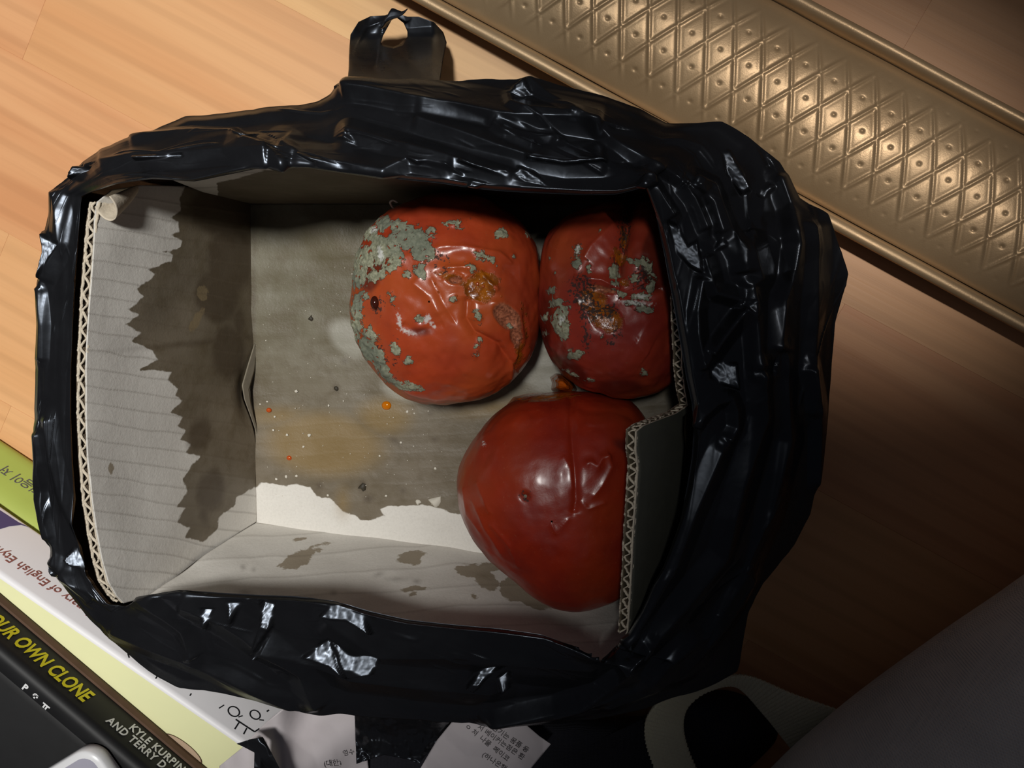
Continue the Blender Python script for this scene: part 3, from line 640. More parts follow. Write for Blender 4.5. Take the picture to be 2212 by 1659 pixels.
# carrying tab with a torn hole, at the top
outl = [(748, 200), (753, 150), (754, 110), (757, 75), (775, 47), (800, 35), (832, 33), (848, 27), (862, 30), (880, 36), (905, 36), (938, 48), (958, 70), (965, 92), (958, 125), (950, 178), (946, 205), (850, 215)]
hole = [(823, 92), (828, 76), (838, 58), (847, 42), (858, 39), (872, 50), (880, 68), (880, 80), (868, 94), (850, 101), (836, 98), (826, 96)]
hc = np.array([852, 72.0])
def by_angle(poly, n):
    L = np.asarray(poly, float); L = np.vstack([L, L[:1]]); L = resample(L, 900) - hc; a = np.arctan2(L[:, 1], L[:, 0]); o = np.argsort(a); a, L = a[o], L[o]
    t = np.linspace(-math.pi, math.pi, n, endpoint=False); r = np.interp(t, a, np.hypot(L[:, 0], L[:, 1]), period=2 * math.pi)
    return hc + np.stack([np.cos(t) * r, np.sin(t) * r], -1)
oo, hh = by_angle(outl, 220), by_angle(hole, 220); t = np.linspace(0, 1, 26)[None, :, None]
tp = hh[:, None] * (1 - t) + oo[:, None] * t
tz = .026 + .045 * sstep(70, 205, tp[..., 1]) + .006 * sstep(800, 752, tp[..., 0]) - .006 * sstep(930, 965, tp[..., 0])
tz = tz + .0022 * facet(tp[..., 0] / 55, tp[..., 1] / 70, 51) + .0012 * np.exp(-seg_dist(tp, [(755, 120), (790, 60), (840, 40)])[0] / 9) + .0018 * np.exp(-seg_dist(tp, [(850, 30), (826, 60), (812, 140)])[0] / 8)
grid_obj('carry_tab', U(tp[..., 0], tp[..., 1], tz), M['film'], bag, cu=True, thick=.0002)
kn = smooth_line([(832, 50), (842, 36), (855, 32), (868, 30), (880, 20)], 14)
kp = U(kn[:, 0], kn[:, 1], .031 + np.linspace(0, .004, 14)); rad = np.array([.003, .0034, .0036, .0034, .003, .0026, .0022, .0018, .0015, .0012, .001, .0008, .0006, .0003])
aa = np.linspace(0, 2 * math.pi, 10, endpoint=False)
KP = np.stack([kp + (np.array([0.5, .8, 0]) * math.cos(x) + np.array([0, 0, 1.0]) * math.sin(x)) * (rad * (1 + .3 * math.sin(3 * x)))[:, None] for x in aa], 0)
grid_obj('twisted_knot', KP, M['film'], bag, cu=True)
# second tab hanging below
px = coons([(765, 1520), (860, 1530), (985, 1535)], [(770, 1650), (800, 1640), (830, 1630), (880, 1640), (905, 1650), (930, 1620)], [(765, 1520), (768, 1600), (770, 1650)], [(985, 1535), (960, 1580), (930, 1620)], 90, 60)
tz = .075 - .018 * sstep(1520, 1600, px[..., 1]) + .0028 * facet(px[..., 0] / 40, px[..., 1] / 40, 61) + .0007 * n2(px[..., 0] / 14, px[..., 1] / 14, 2, 62)
grid_obj('torn_tab', U(px[..., 0], px[..., 1], tz), M['film'], bag, thick=.0002)
px = coons([(512, 1606), (540, 1597), (567, 1592)], [(548, 1690), (590, 1690), (620, 1690)], [(512, 1606), (550, 1625), (548, 1690)], [(567, 1592), (594, 1640), (620, 1690)], 30, 50)
tz = .0845 + .003 * facet(px[..., 0] / 20, px[..., 1] / 24, 66)
grid_obj('loose_strip', U(px[..., 0], px[..., 1], tz), M['film'], bag, thick=.0002)
adopt(bag)

# ------------------------------------------------------------------ persimmons
def build_fruit(name, label, ctr, outline, zc, ht, hb, mat, grooves, masks, apex, seed, rough=1.0, nph=420, nth=210):
    cw = U(ctr[0], ctr[1], zc)[:2]; ol = U(*np.array(outline, float).T, zc)[:, :2]; ol = smooth_line(ol, 300, True) - cw
    a = np.arctan2(ol[:, 1], ol[:, 0]); o = np.argsort(a); r = np.hypot(ol[:, 0], ol[:, 1])[o]; a = a[o]
    ph = np.linspace(-math.pi, math.pi, nph, endpoint=False); R = np.interp(ph, a, r, period=2 * math.pi)[:, None]
    th = np.linspace(.004, math.pi - .004, nth)[None]; ct, st = np.cos(th), np.sin(th)
    rh = R * np.sign(st) * np.abs(st) ** .86; z = zc + np.where(ct > 0, ht * np.abs(ct) ** .92, -hb * np.abs(ct) ** .7)
    P = np.stack([cw[0] + rh * np.cos(ph)[:, None], cw[1] + rh * np.sin(ph)[:, None], z + 0 * rh], -1)
    up = sstep(-.1, .25, ct) + 0 * rh; px = PJ(P); N_ = P - np.array([cw[0], cw[1], zc]); N_ /= np.linalg.norm(N_, axis=-1, keepdims=True)
    h = .0011 * rough * fbm(P * 45, 3, seed) + .00035 * rough * fbm(P * 190, 2, seed + 3)
    for line, A, w1, w2 in grooves:
        d, s_, tt = seg_dist(px, line); ww = np.where(s_ < 0, w1, w2)
        h += up * A * np.exp(-(d / ww) ** 1.3) * sstep(0, .1, tt + .04) * sstep(0, .1, 1.04 - tt)
    m = {}
    for k in ('mold', 'pulp', 'flesh', 'black', 'white', 'shade'):
        f = np.full(rh.shape, -1.5)
        for b in masks.get(k, []):
            x, y, rx, ry, an = b if len(b) == 5 else (b[0], b[1], b[2], b[2], 0)
            t_ = math.radians(an); dx, dy = px[..., 0] - x, px[..., 1] - y
            u_, v_ = dx * math.cos(t_) + dy * math.sin(t_), -dx * math.sin(t_) + dy * math.cos(t_)
            f = np.maximum(f, np.clip((1 - np.hypot(u_ / rx, v_ / ry)) * min(rx, ry) / 11, -1.5, 1))
        m[k] = np.where(up > .02, f, -1.5)
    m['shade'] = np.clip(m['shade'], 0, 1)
    h += up * (np.clip(m['mold'] + .3, 0, 1) * .0006 * (1 + fbm(P * 500, 2, seed + 9)) - np.clip(m['flesh'] + .2, 0, 1) * .0022 - np.clip(m['pulp'] + .2, 0, 1) * .0012)
    if apex: h += -.0016 * np.exp(-(np.hypot(px[..., 0] - apex[0], px[..., 1] - apex[1]) / 9) ** 2) * up
    P = P + N_ * h[..., None]
    root = empty(name, (float(cw[0]), float(cw[1]), ZB)); tag(root, label, 'fruit', 'rotten persimmons in the box')
    P[..., 2] = np.maximum(P[..., 2], ZB + .0012)
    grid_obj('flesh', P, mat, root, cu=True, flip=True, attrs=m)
    return root, P, px
fm1 = fruit('persimmon_skin_orange', srgb(170, 64, 32), srgb(150, 52, 27), srgb(176, 84, 36))
fm2 = fruit('persimmon_skin_red', srgb(150, 50, 34), srgb(128, 38, 30), srgb(164, 78, 36))
fm3 = fruit('persimmon_skin_deep_red', srgb(150, 42, 20), srgb(126, 31, 17), srgb(148, 56, 24))
def droplet(name, x, y, base, rx, ry, hgt, mat, parent=None, rot=0.0):
    n_, k_ = 24, 8; V = []; 
    for i in range(k_ + 1):
        t_ = i / k_ * math.pi / 2
        for j in range(n_):
            p_ = j / n_ * 2 * math.pi; ax_, ay_ = rx * math.cos(t_) * math.cos(p_), ry * math.cos(t_) * math.sin(p_)
            V.append((base[0] + ax_ * math.cos(rot) - ay_ * math.sin(rot), base[1] + ax_ * math.sin(rot) + ay_ * math.cos(rot), base[2] + hgt * math.sin(t_)))
    Fc = [(i * n_ + j, i * n_ + (j + 1) % n_, (i + 1) * n_ + (j + 1) % n_, (i + 1) * n_ + j) for i in range(k_) for j in range(n_)]
    return mesh_obj(name, V, Fc, mat, parent)
def at_px(P, px, x, y):
    d = np.hypot(px[..., 0] - x, px[..., 1] - y) + (P[..., 2] < .02) * 1e3 - P[..., 2] * 200; return P.reshape(-1, 3)[np.argmin(d)]
mold1 = [(984, 482, 22, 8, -8), (1085, 501, 13), (930, 499, 14), (894, 508, 32, 18, 20), (913, 542, 26), (864, 497, 18), (831, 486, 18), (820, 531, 24), (801, 505, 18), (786, 561, 20, 32, 10), (849, 576, 26, 9, -35), (823, 594, 24, 9, -30), (805, 594, 13), (777, 600, 13, 24, 0),
         (907, 583, 13, 18, 0), (879, 594, 8), (1018, 577, 14, 8, 35), (1038, 549, 14, 9, 30), (982, 645, 9), (1034, 682, 9, 15, -10), (1038, 736, 7), (1029, 759, 4, 12, 10), (853, 755, 11, 15, -20), (881, 781, 8), (775, 669, 13, 34, 5), (773, 705, 13, 38, -5), (801, 722, 20, 14, 50),
         (795, 752, 15, 30, -25), (816, 770, 14, 26, -35), (833, 804, 12, 26, -40), (861, 826, 24, 8, 30), (890, 832, 22, 8, 20), (786, 639, 9), (1064, 561, 8, 4, 40), (1141, 508, 6), (870, 520, 50, 24, -30), (840, 545, 40, 28, -40), (1105, 706, 3), (845, 640, 6, 12, 0), (1110, 552, 5), (905, 690, 9)]
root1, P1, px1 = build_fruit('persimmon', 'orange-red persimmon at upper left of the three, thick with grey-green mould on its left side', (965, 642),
    [(775, 600), (765, 655), (775, 720), (800, 772), (850, 832), (910, 864), (980, 874), (1050, 860), (1105, 822), (1150, 760), (1166, 690), (1166, 600), (1155, 530), (1120, 470), (1060, 430), (1000, 419), (930, 421), (870, 443), (820, 480), (790, 530)],
    .037, .037, .032, fm1,
    [([(1015, 640), (1012, 690), (1030, 720), (1080, 745), (1110, 790)], -.003, 7, 14), ([(960, 580), (1000, 578), (1040, 590), (1075, 630)], .0018, 8, 6), ([(1060, 650), (1110, 680), (1125, 730), (1105, 790), (1100, 820)], .0016, 9, 8), ([(890, 610), (930, 640), (950, 680)], .0010, 14, 14),
     ([(940, 535), (1000, 530), (1080, 545), (1110, 570)], .0008, 6, 6), ([(868, 700), (900, 720), (960, 700)], -.0008, 10, 12), ([(1000, 600), (980, 590), (955, 600)], .0012, 5, 5), ([(930, 600), (960, 660), (985, 700)], -.0007, 6, 6)],
    dict(mold=mold1, pulp=[(1035, 625, 36, 26, 40), (1050, 600, 30, 18, 20), (1120, 765, 10, 34, 10), (1135, 700, 5, 30, -10), (975, 600, 34, 10, 20)], flesh=[(1095, 685, 38, 22, 45), (1115, 725, 12, 24, -10), (985, 605, 14, 8, 0)], black=[(816, 662, 9, 11, 0), (907, 587, 4), (908, 690, 5), (940, 578, 3), (965, 583, 4), (855, 770, 2, 8, 0), (820, 760, 8, 20, -30), (945, 553, 14, 6, 0)],
         white=[(862, 695, 4, 18, -10), (878, 717, 14, 4, 25), (921, 690, 7, 11, 30), (930, 700, 5), (938, 707, 4), (822, 548, 7, 16, -10), (808, 497, 8, 5, -40)], shade=[(905, 718, 40, 14, 0), (800, 600, 25, 40, 10), (815, 570, 30, 30, 0)]), (908, 690), 3)  # white: mould marks, plus a wet glint painted near the left edge
droplet('wet_droplet', 0, 0, at_px(P1, px1, 812, 655) - np.array([0, 0, .0008]), .0022, .003, .0026, M['droplet_dark'], root1)
for x, y, r in ((945, 632, .0007), (985, 640, .0006), (1035, 612, .0009), (1048, 618, .0007), (940, 610, .0006), (1015, 622, .0006), (965, 605, .0006), (1082, 639, .0006)):
    droplet('juice_bead', 0, 0, at_px(P1, px1, x, y) - np.array([0, 0, .0002]), r, r, r * .8, M['bead'], root1)
# curled mould hair at the top edge
hp = U(*np.array([(852, 452), (846, 445), (843, 437), (849, 433), (857, 437)], float).T, np.array([.046, .049, .052, .053, .052])); hp = smooth_line(hp, 20)
hv = np.stack([hp + (np.array([1, 0, 0]) * math.cos(x) + np.array([0, .7, .7]) * math.sin(x)) * .0005 for x in np.linspace(0, 2 * math.pi, 6, endpoint=False)], 0)
grid_obj('mould_hair', hv, M['crumb'], root1, cu=True)
adopt(root1)
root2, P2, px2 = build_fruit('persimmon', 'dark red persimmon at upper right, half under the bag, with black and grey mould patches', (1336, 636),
    [(1166, 610), (1171, 540), (1193, 492), (1242, 454), (1300, 436), (1370, 430), (1430, 446), (1478, 505), (1494, 600), (1494, 700), (1470, 780), (1440, 832), (1380, 854), (1300, 844), (1240, 826), (1194, 776), (1170, 700)],
    .035, .036, .030, fm2,
    [([(1372, 420), (1360, 470), (1352, 520), (1340, 560), (1338, 600)], -.0050, 10, 18), ([(1330, 480), (1280, 530), (1262, 560)], .0014, 10, 10), ([(1240, 600), (1300, 605), (1340, 625)], .0015, 8, 6), ([(1340, 640), (1400, 640), (1430, 620)], -.0016, 8, 8), ([(1370, 740), (1400, 760)], .0012, 26, 26),
     ([(1260, 620), (1290, 680), (1330, 690)], -.0008, 14, 14), ([(1380, 590), (1390, 615)], .0018, 16, 16)],
    dict(mold=[(1249, 542, 6, 11, 20), (1247, 572, 7, 14, 0), (1272, 583, 5, 12, 0), (1328, 583, 11, 20, 0), (1331, 612, 12, 9, 0), (1204, 654, 16, 10, 0), (1212, 688, 18, 28, 10), (1219, 712, 14, 20, 0), (1193, 628, 9), (1182, 684, 7), (1244, 762, 15, 11, 10), (1343, 639, 12, 8, 0), (1386, 640, 20, 9, 0), (1373, 566, 14, 7, 30),
               (1400, 580, 9, 26, -25), (1408, 620, 9, 22, 10), (1368, 600, 8, 12, 0), (1360, 655, 18, 5, 10), (1395, 668, 22, 8, 8), (1238, 807, 10, 4, 20), (1391, 803, 8), (1275, 818, 8, 3, 10), (1300, 728, 6), (1230, 770, 4), (1180, 720, 4), (1190, 560, 3), (1200, 590, 3), (1298, 500, 4)],
         pulp=[(1340, 545, 16, 20, 0), (1310, 690, 40, 28, 30), (1280, 650, 34, 26, 20), (1350, 500, 9, 32, 5), (1345, 610, 14, 8, 0)], flesh=[(1300, 625, 30, 8, 10)], black=[(1258, 628, 24, 28, 20), (1275, 670, 26, 24, 30), (1312, 676, 20, 16, -20), (1253, 612, 16, 8, 10), (1352, 480, 10, 40, 8), (1330, 720, 6, 8, 0), (1268, 725, 8, 16, 0), (1390, 600, 18, 26, 0), (1330, 560, 5, 4, 0), (1320, 740, 5)],
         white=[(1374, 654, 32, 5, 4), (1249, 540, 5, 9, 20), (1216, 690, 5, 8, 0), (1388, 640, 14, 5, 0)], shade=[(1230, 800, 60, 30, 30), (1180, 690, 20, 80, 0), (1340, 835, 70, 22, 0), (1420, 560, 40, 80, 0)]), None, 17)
for x, y, r in ((1322, 548, .0007), (1328, 556, .0006), (1345, 552, .0006), (1296, 640, .0006), (1283, 655, .0006), (1312, 664, .0006), (1300, 683, .0006)):
    droplet('juice_bead', 0, 0, at_px(P2, px2, x, y) - np.array([0, 0, .0002]), r, r, r * .8, M['bead'], root2)
adopt(root2)
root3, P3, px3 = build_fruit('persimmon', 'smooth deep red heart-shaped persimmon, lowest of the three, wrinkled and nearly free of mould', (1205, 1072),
    [(989, 1040), (1000, 985), (1035, 930), (1080, 886), (1140, 859), (1220, 849), (1300, 855), (1365, 872), (1405, 930), (1420, 1010), (1415, 1100), (1400, 1200), (1355, 1270), (1303, 1298), (1250, 1306), (1186, 1292), (1114, 1242), (1052, 1190), (1010, 1122)],
    .038, .038, .032, fm3,
    [([(1236, 850), (1234, 900), (1238, 960), (1242, 1010), (1246, 1080), (1240, 1110)], -.0016, 8, 9), ([(1215, 985), (1232, 1010), (1238, 1060)], .0005, 8, 6), ([(1262, 1005), (1275, 1000), (1290, 1010), (1300, 990), (1318, 985)], .0013, 9, 9), ([(1310, 985), (1320, 1010), (1300, 1050), (1280, 1075)], .0009, 8, 8),
     ([(1000, 1050), (1010, 1110), (1040, 1150)], .0006, 5, 5), ([(1020, 1080), (1050, 1140), (1085, 1200)], .0006, 6, 6), ([(1060, 1130), (1100, 1180), (1120, 1230)], .0006, 6, 6), ([(1030, 1040), (1060, 1110)], .0005, 6, 6), ([(1190, 1130), (1200, 1150), (1230, 1120)], .0006, 6, 6), ([(1250, 1080), (1270, 1100), (1310, 1085)], .0006, 6, 6), ([(1250, 880), (1330, 890), (1390, 910)], -.0008, 14, 20)],
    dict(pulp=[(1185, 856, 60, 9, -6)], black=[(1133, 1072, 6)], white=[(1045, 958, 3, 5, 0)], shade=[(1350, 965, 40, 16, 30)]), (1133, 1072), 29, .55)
droplet('apex_dot', 0, 0, at_px(P3, px3, 1133, 1072) + np.array([0, 0, -.0004]), .0015, .0015, .0007, plain('grey_apex', srgb(110, 108, 92), .7), root3)
def chunk(name, pts, z0, z1, mat, parent, seed):
    pts = resample(np.vstack([pts, pts[:1]]), 41)[:-1]
    V, Fc = disc_rings(pts, lambda p, t_: U(p[0], p[1], z0 + (z1 - z0) * (1 - t_ ** 3)), 8)
    V = np.array(V); V = V + .0012 * fbm(V * 220, 2, seed)[:, None] * np.array([.3, .3, 1]); return mesh_obj(name, V, Fc, mat, parent)
chunk('pulp_chunk', np.array([(1188, 815), (1200, 806), (1218, 808), (1232, 820), (1246, 838), (1240, 852), (1205, 850), (1190, 842), (1192, 828)], float), .012, .040, M['pulp'], root3, 3)
chunk('pulp_chunk', np.array([(1092, 878), (1108, 858), (1140, 850), (1175, 848), (1185, 862), (1140, 868), (1100, 890)], float), .010, .034, M['pulp'], root3, 5)
adopt(root3)
# drops and crumbs lying on the base
tag(droplet('juice_drop', 0, 0, U(835, 876, ZB), .0024, .0022, .0014, M['juice']), 'amber juice drop on the box base, largest one, left of the moulded persimmon', 'droplet', 'juice drops on the box base')
tag(droplet('juice_drop', 0, 0, U(581, 886, ZB), .0014, .0012, .0010, M['juice_red']), 'small orange-red juice drop on the box base, close to the left wall', 'droplet', 'juice drops on the box base')
tag(droplet('juice_drop', 0, 0, U(625, 989, ZB), .0014, .0013, .0011, M['juice_red']), 'small orange-red juice drop on the box base, above the dry white strip', 'droplet', 'juice drops on the box base')
def crumb(x, y, r, mat, label, z=ZB):
    t_ = np.linspace(0, 2 * math.pi, 9, endpoint=False); rr_ = r * (1 + .45 * RNG.uniform(-1, 1, 9)); b = U(x, y, z)
    V = [(b[0], b[1], b[2] + r * .7)] + [(b[0] + rr_[i] * .7 * math.cos(a_), b[1] + rr_[i] * .7 * math.sin(a_), b[2] + r * .45) for i, a_ in enumerate(t_)] + [(b[0] + rr_[i] * math.cos(a_), b[1] + rr_[i] * math.sin(a_), b[2] + .0001) for i, a_ in enumerate(t_)]
    Fc = [(0, 1 + i, 1 + (i + 1) % 9) for i in range(9)] + [(1 + i, 10 + i, 10 + (i + 1) % 9, 1 + (i + 1) % 9) for i in range(9)]
    o = mesh_obj('crumb', V, Fc, mat, None, True); tag(o, label, 'crumb', 'crumbs on the box base'); return o
crumb(782, 1052, .0018, M['crumb_dark'], 'black crumb on the box base just above the dry white strip'); crumb(726, 838, .0012, M['crumb_dark'], 'small dark crumb in the middle of the wet box base')
crumb(938, 1084, .0030, M['crumb'], 'ragged pale flake beside the deep red persimmon on the box base'); crumb(902, 1085, .0014, M['crumb'], 'narrow white flake left of the ragged pale flake on the box base'); crumb(672, 687, .0013, M['crumb_dark'], 'tiny dark speck with pale rim on upper left of box base')
V, Fc = [], []
spk = [(640, 846), (590, 929), (562, 873), (593, 900), (620, 940), (668, 940), (577, 868), (866, 956), (820, 985), (940, 1012), (708, 1070), (834, 1071), (618, 1030), (597, 1035), (640, 1028), (655, 965), (710, 876), (925, 888), (742, 866), (862, 845), (870, 850), (880, 890), (895, 893)] + [(RNG.uniform(560, 1000), RNG.uniform(560, 1120)) for _ in range(150)]
for k, (x, y) in enumerate(spk):
    b = U(x, y, ZB + .0004); r = (RNG.uniform(.0004, .0009) if k < 23 else RNG.uniform(.00012, .0003)); i0 = len(V); t_ = RNG.uniform(0, 3)
    V += [(b[0], b[1], b[2] + r)] + [(b[0] + r * math.cos(t_ + a_ * 1.257) * RNG.uniform(.6, 1.3), b[1] + r * math.sin(t_ + a_ * 1.257) * RNG.uniform(.6, 1.3), b[2]) for a_ in range(5)]
    Fc += [(i0, i0 + 1 + a_, i0 + 1 + (a_ + 1) % 5) for a_ in range(5)]
o = mesh_obj('mould_specks', V, Fc, M['crumb']); tag(o, 'scattered tiny white mould specks over the wet box base', 'specks', None, 'stuff')

# ------------------------------------------------------------------ stack of books
def text(body, p, xd, up, size, mat, parent, shear=0.0, bold=0.0, space=1.0, name='lettering', span=None, tall=1.0):
    cu = bpy.data.curves.new(name, 'FONT'); cu.body = body; cu.size = size; cu.shear = shear; cu.offset = bold; cu.space_character = space; cu.extrude = .00003; cu.resolution_u = 3
    o = bpy.data.objects.new(name, cu); C.objects.link(o)
    x = Vector(xd).normalized(); y = Vector(up).normalized(); z = x.cross(y).normalized(); y = z.cross(x)
    if span:                                             # scale so that letters i0..i1 run over the wanted length
        def wd(q_): cu.body = q_; bpy.context.view_layer.update(); return o.dimensions.x
        full, head = wd(body[:span[2]]) if len(span) > 2 else wd(body), wd(body[:span[0] + 1]) - wd(body[span[0]]); cu.body = body; k_ = span[1] / (full - head); cu.size *= k_; cu.offset *= k_
        p = np.asarray(p) - np.asarray(xd) / np.linalg.norm(xd) * head * k_
    bpy.context.view_layer.update()
    m2 = bpy.data.meshes.new_from_object(o.evaluated_get(bpy.context.evaluated_depsgraph_get()))
    mm = Matrix((x, y * tall, z)).transposed().to_4x4(); mm.translation = Vector([float(q_) for q_ in p]) + z * .00015
    V = np.array([mm @ v_.co for v_ in m2.vertices]); Fc = [tuple(p_.vertices) for p_ in m2.polygons]
    bpy.data.objects.remove(o); bpy.data.curves.remove(cu)
    return mesh_obj(name, V, Fc, mat, parent, False) if len(V) else None
class Book:
    def __init__(s, name, label, p, d, z0, z1, length, depth, back, cover, r=.004, lean=0.0, idx=None, t=.0022, hinge=0.0):
        s.d = np.array([d[0], d[1], 0.0]) / np.hypot(*d); s.n = np.array([-s.d[1], s.d[0], 0.0]); s.p = np.array([p[0], p[1], 0.0]); s.z0, s.z1 = z0, z1
        c = s.p + s.d * (length / 2 - back) - s.n * depth / 2
        s.root = empty(name, (float(c[0]), float(c[1]), z0)); tag(s.root, label, 'book', 'books stacked left of the bag')
        o = [(-depth, z0)]; o += [(-r * 1.0 + r * math.sin(a), z0 + r - r * math.cos(a)) for a in np.linspace(0, math.pi / 2, 6)]
        o += [(-r + r * math.cos(a), z1 - r + r * math.sin(a)) for a in np.linspace(0, math.pi / 2, 6)]
        if hinge: o += [(-.007, z1 - .0002), (-.0095, z1 - hinge), (-.012, z1 - .0002)]
        o += [(-depth, z1)]
        o = [(a - lean * (b - z0) / (z1 - z0), b) for a, b in o]
        s.up = -s.n * lean + np.array([0, 0, z1 - z0]); s.up /= np.linalg.norm(s.up); s.pn = np.cross(s.d, s.up); s.pn *= np.sign(s.pn @ s.n)
        q_ = [(-depth, z1 - t), (-t - r * .3 - lean, z1 - t), (-t - r * .3, z0 + t), (-depth, z0 + t)]
        prof_ = np.array(o + q_); n_ = len(prof_); L0, L1 = -back, length - back
        V = [s.p + s.d * e_ + s.n * a + np.array([0, 0, b]) for e_ in (L0, L1) for a, b in prof_]
        Fc = [(i, (i + 1) % n_, n_ + (i + 1) % n_, n_ + i) for i in range(n_)] + [tuple(range(n_))[::-1], tuple(range(n_, 2 * n_))]
        mi = [0 if idx is None else idx(i, n_, len(o)) for i in range(n_)] + [0, 0]
        s.cover = mesh_obj('cover', V, Fc, cover, s.root, True, None, mi)
        ms = s.cover.modifiers.new('edges', 'EDGE_SPLIT'); ms.split_angle = math.radians(35)
        lo2, hi2 = (L0 + .003, -depth + .003, z0 + t + .0001), (L1 - .003, -t - r * .3 - lean - .0003, z1 - t - .0001)
        Vp = [s.p + s.d * lo_ + s.n * w_ + np.array([0, 0, z_]) for lo_ in (lo2[0], hi2[0]) for w_ in (lo2[1], hi2[1]) for z_ in (lo2[2], hi2[2])]
        mesh_obj('page_block', Vp, [(0, 1, 3, 2), (4, 6, 7, 5), (0, 4, 5, 1), (2, 3, 7, 6), (0, 2, 6, 4), (1, 5, 7, 3)], M['pages'], s.root, False)
    def at(s, px_, py_, off=.0003):                       # pixel -> point on the spine plane
        return ray_plane(px_, py_, s.p + s.pn * off + np.array([0, 0, s.z0]), s.pn)
    def done(s): adopt(s.root)
g0, g1 = U(0, 926, 0), U(74, 972, 0)
bkA = Book('book', 'lime green book lying on the floor, lowest of the stack left of the bag', g0[:2], (.8400, -.5426), .0005, .028, .30, .17, .22, M['green'], .008, .018)
pg = U(22, 1018, .014); up_ = np.array([0, 0, 1.0])
for bd, x_, y_, sz in (('이 저', 58, 1036, .0062), ('지음', 98, 1060, .0062)):
    text(bd, bkA.at(x_, y_), -bkA.d, bkA.up, sz, M['grey_ink'], bkA.root, .2)
bkA.done()
d0, dt = U(84, 1147, .029), U(87, 1300, .058)
dd_ = np.array([.8260, -.5637]); ln0 = -(dt[:2] - d0[:2]) @ np.array([-dd_[1], dd_[0]])
bkB = Book('book', 'thick white and pale yellow dictionary in the stack, between green and black books', d0[:2], dd_, .029, .058, .30, .17, .135, [M['white_cover'], M['cream']], .002, ln0,
           lambda i, n_, no: 1 if i >= no - 2 and i < no else 0)
e0, e1_ = bkB.at(110, 1258), bkB.at(43, 1218)
text('Dictionary of English Etymology', e0, -bkB.d, bkB.up, .0078, M['red_ink'], bkB.root, .12, 0, 1.0, 'lettering', (14, np.linalg.norm(e1_ - e0), 21))
# purple field at the lower left of the spine, edged by the curve of the white one
pp = [(-40, 1080), (0, 1102), (40, 1128), (66, 1140), (46, 1134), (20, 1137), (0, 1143), (-40, 1158)]
Vp = [bkB.at(x, y, .00012) for x, y in pp]; mesh_obj('spine_print', Vp, [tuple(range(len(pp)))[::-1]], M['purple'], bkB.root, False)
def ring(ctr, r0, r1, n_=32): 
    V, Fc = [], []
    for j in range(n_):
        a = j / n_ * 2 * math.pi
        for r in (r0, r1): V.append(bkB.at(ctr[0], ctr[1], .0002) + bkB.d * r * math.cos(a) * 1.15 + bkB.up * r * math.sin(a))
    return V, [(2 * j, 2 * j + 1, (2 * j + 3) % (2 * n_), (2 * j + 2) % (2 * n_)) for j in range(n_)]
def stroke(pts, wd):
    V, Fc = [], []; pts = [bkB.at(x, y, .0002) for x, y in pts]
    for i in range(len(pts) - 1):
        a, b = pts[i], pts[i + 1]; t_ = (b - a) / np.linalg.norm(b - a); s_ = np.cross(t_, bkB.pn) * wd / 2; k = len(V); V += [a - s_, a + s_, b + s_, b - s_]; Fc.append((k, k + 1, k + 2, k + 3))
    return V, Fc
V, Fc = [], []
for v_, f_ in (ring((505, 1537), .0021, .0027), ring((551, 1544), .0019, .0025), stroke([(515, 1549), (524, 1546)], .0006), stroke([(560, 1555), (570, 1556)], .0006), stroke([(509, 1554), (550, 1581), (560, 1574)], .0007), stroke([(516, 1561), (507, 1575)], .0007), stroke([(533, 1573), (526, 1586)], .0007), stroke([(576, 1537), (581, 1534)], .0008)):
    k = len(V); V += list(v_); Fc += [tuple(i + k for i in f) for f in f_]
mesh_obj('lettering', V, Fc, M['black_ink'], bkB.root, False)
for pts in ([(276, 1412), (279, 1421)], [(336, 1466), (341, 1458)], [(410, 1503), (413, 1498)], [(473, 1530), (484, 1523)]):
    V, Fc = stroke(pts, .0006); mesh_obj('print_mark', V, Fc, M['black_ink'], bkB.root, False)
ov = [U(395 + 48 * math.cos(a) * .8 - 14 * math.sin(a) * .6, 1618 + 48 * math.cos(a) * .62 + 14 * math.sin(a) * .8, (.0583)) for a in np.linspace(0, 2 * math.pi, 28, endpoint=False)]
mesh_obj('cover_print', ov, [tuple(range(28))[::-1]], M['beige'], bkB.root, False)
ov2 = np.array([[np.array(o_) * 1.0 + np.array([0, 0, .0002]) + (np.array(o_) - np.mean(ov, 0)) * k for k in (0, .06)] for o_ in ov])
grid_obj('print_outline', ov2, M['brown'], bkB.root, cu=True)
bkB.done()
k0 = U(11, 1300, .0595)
bkC = Book('book', 'black paperback with yellow and white spine lettering on top of the stack', k0[:2], (.761, -.648), .0590, .083, .30, .17, .12, [M['black_cover'], M['brown']], .004, 0.0,
           lambda i, n_, no: 1 if i < 4 else 0, .0018, .0010)
Vp = [bkC.p + bkC.d * a_ + bkC.n * w_ + np.array([0, 0, z_]) for a_ in (-.118, .178) for w_, z_ in ((-.1, .0588), (.0010, .0588), (.0016, .0605), (.0010, .0628), (-.001, .0632), (-.1, .0632))]
mesh_obj('bottom_board', Vp, [(i, (i + 1) % 6, 6 + (i + 1) % 6, 6 + i) for i in range(6)] + [tuple(range(6))[::-1], tuple(range(6, 12))], M['brown'], bkC.root, False)
tdir = bkC.d; dn_ = np.array([0, 0, -1.0])
t0, t1 = bkC.at(25, 1386), bkC.at(186, 1513); 
tl = np.linalg.norm(t1 - t0)
text('YOUR OWN CLONE', t0, tdir, dn_, .0105, M['yellow_ink'], bkC.root, .25, .0003, 1.0, 'lettering', (5, tl), 1.7)
text('KYLE KURPINSKI', bkC.at(277, 1573), tdir, dn_, .0046, M['white_ink'], bkC.root, .1, .00012, 1.15, 'lettering', None, 1.35)
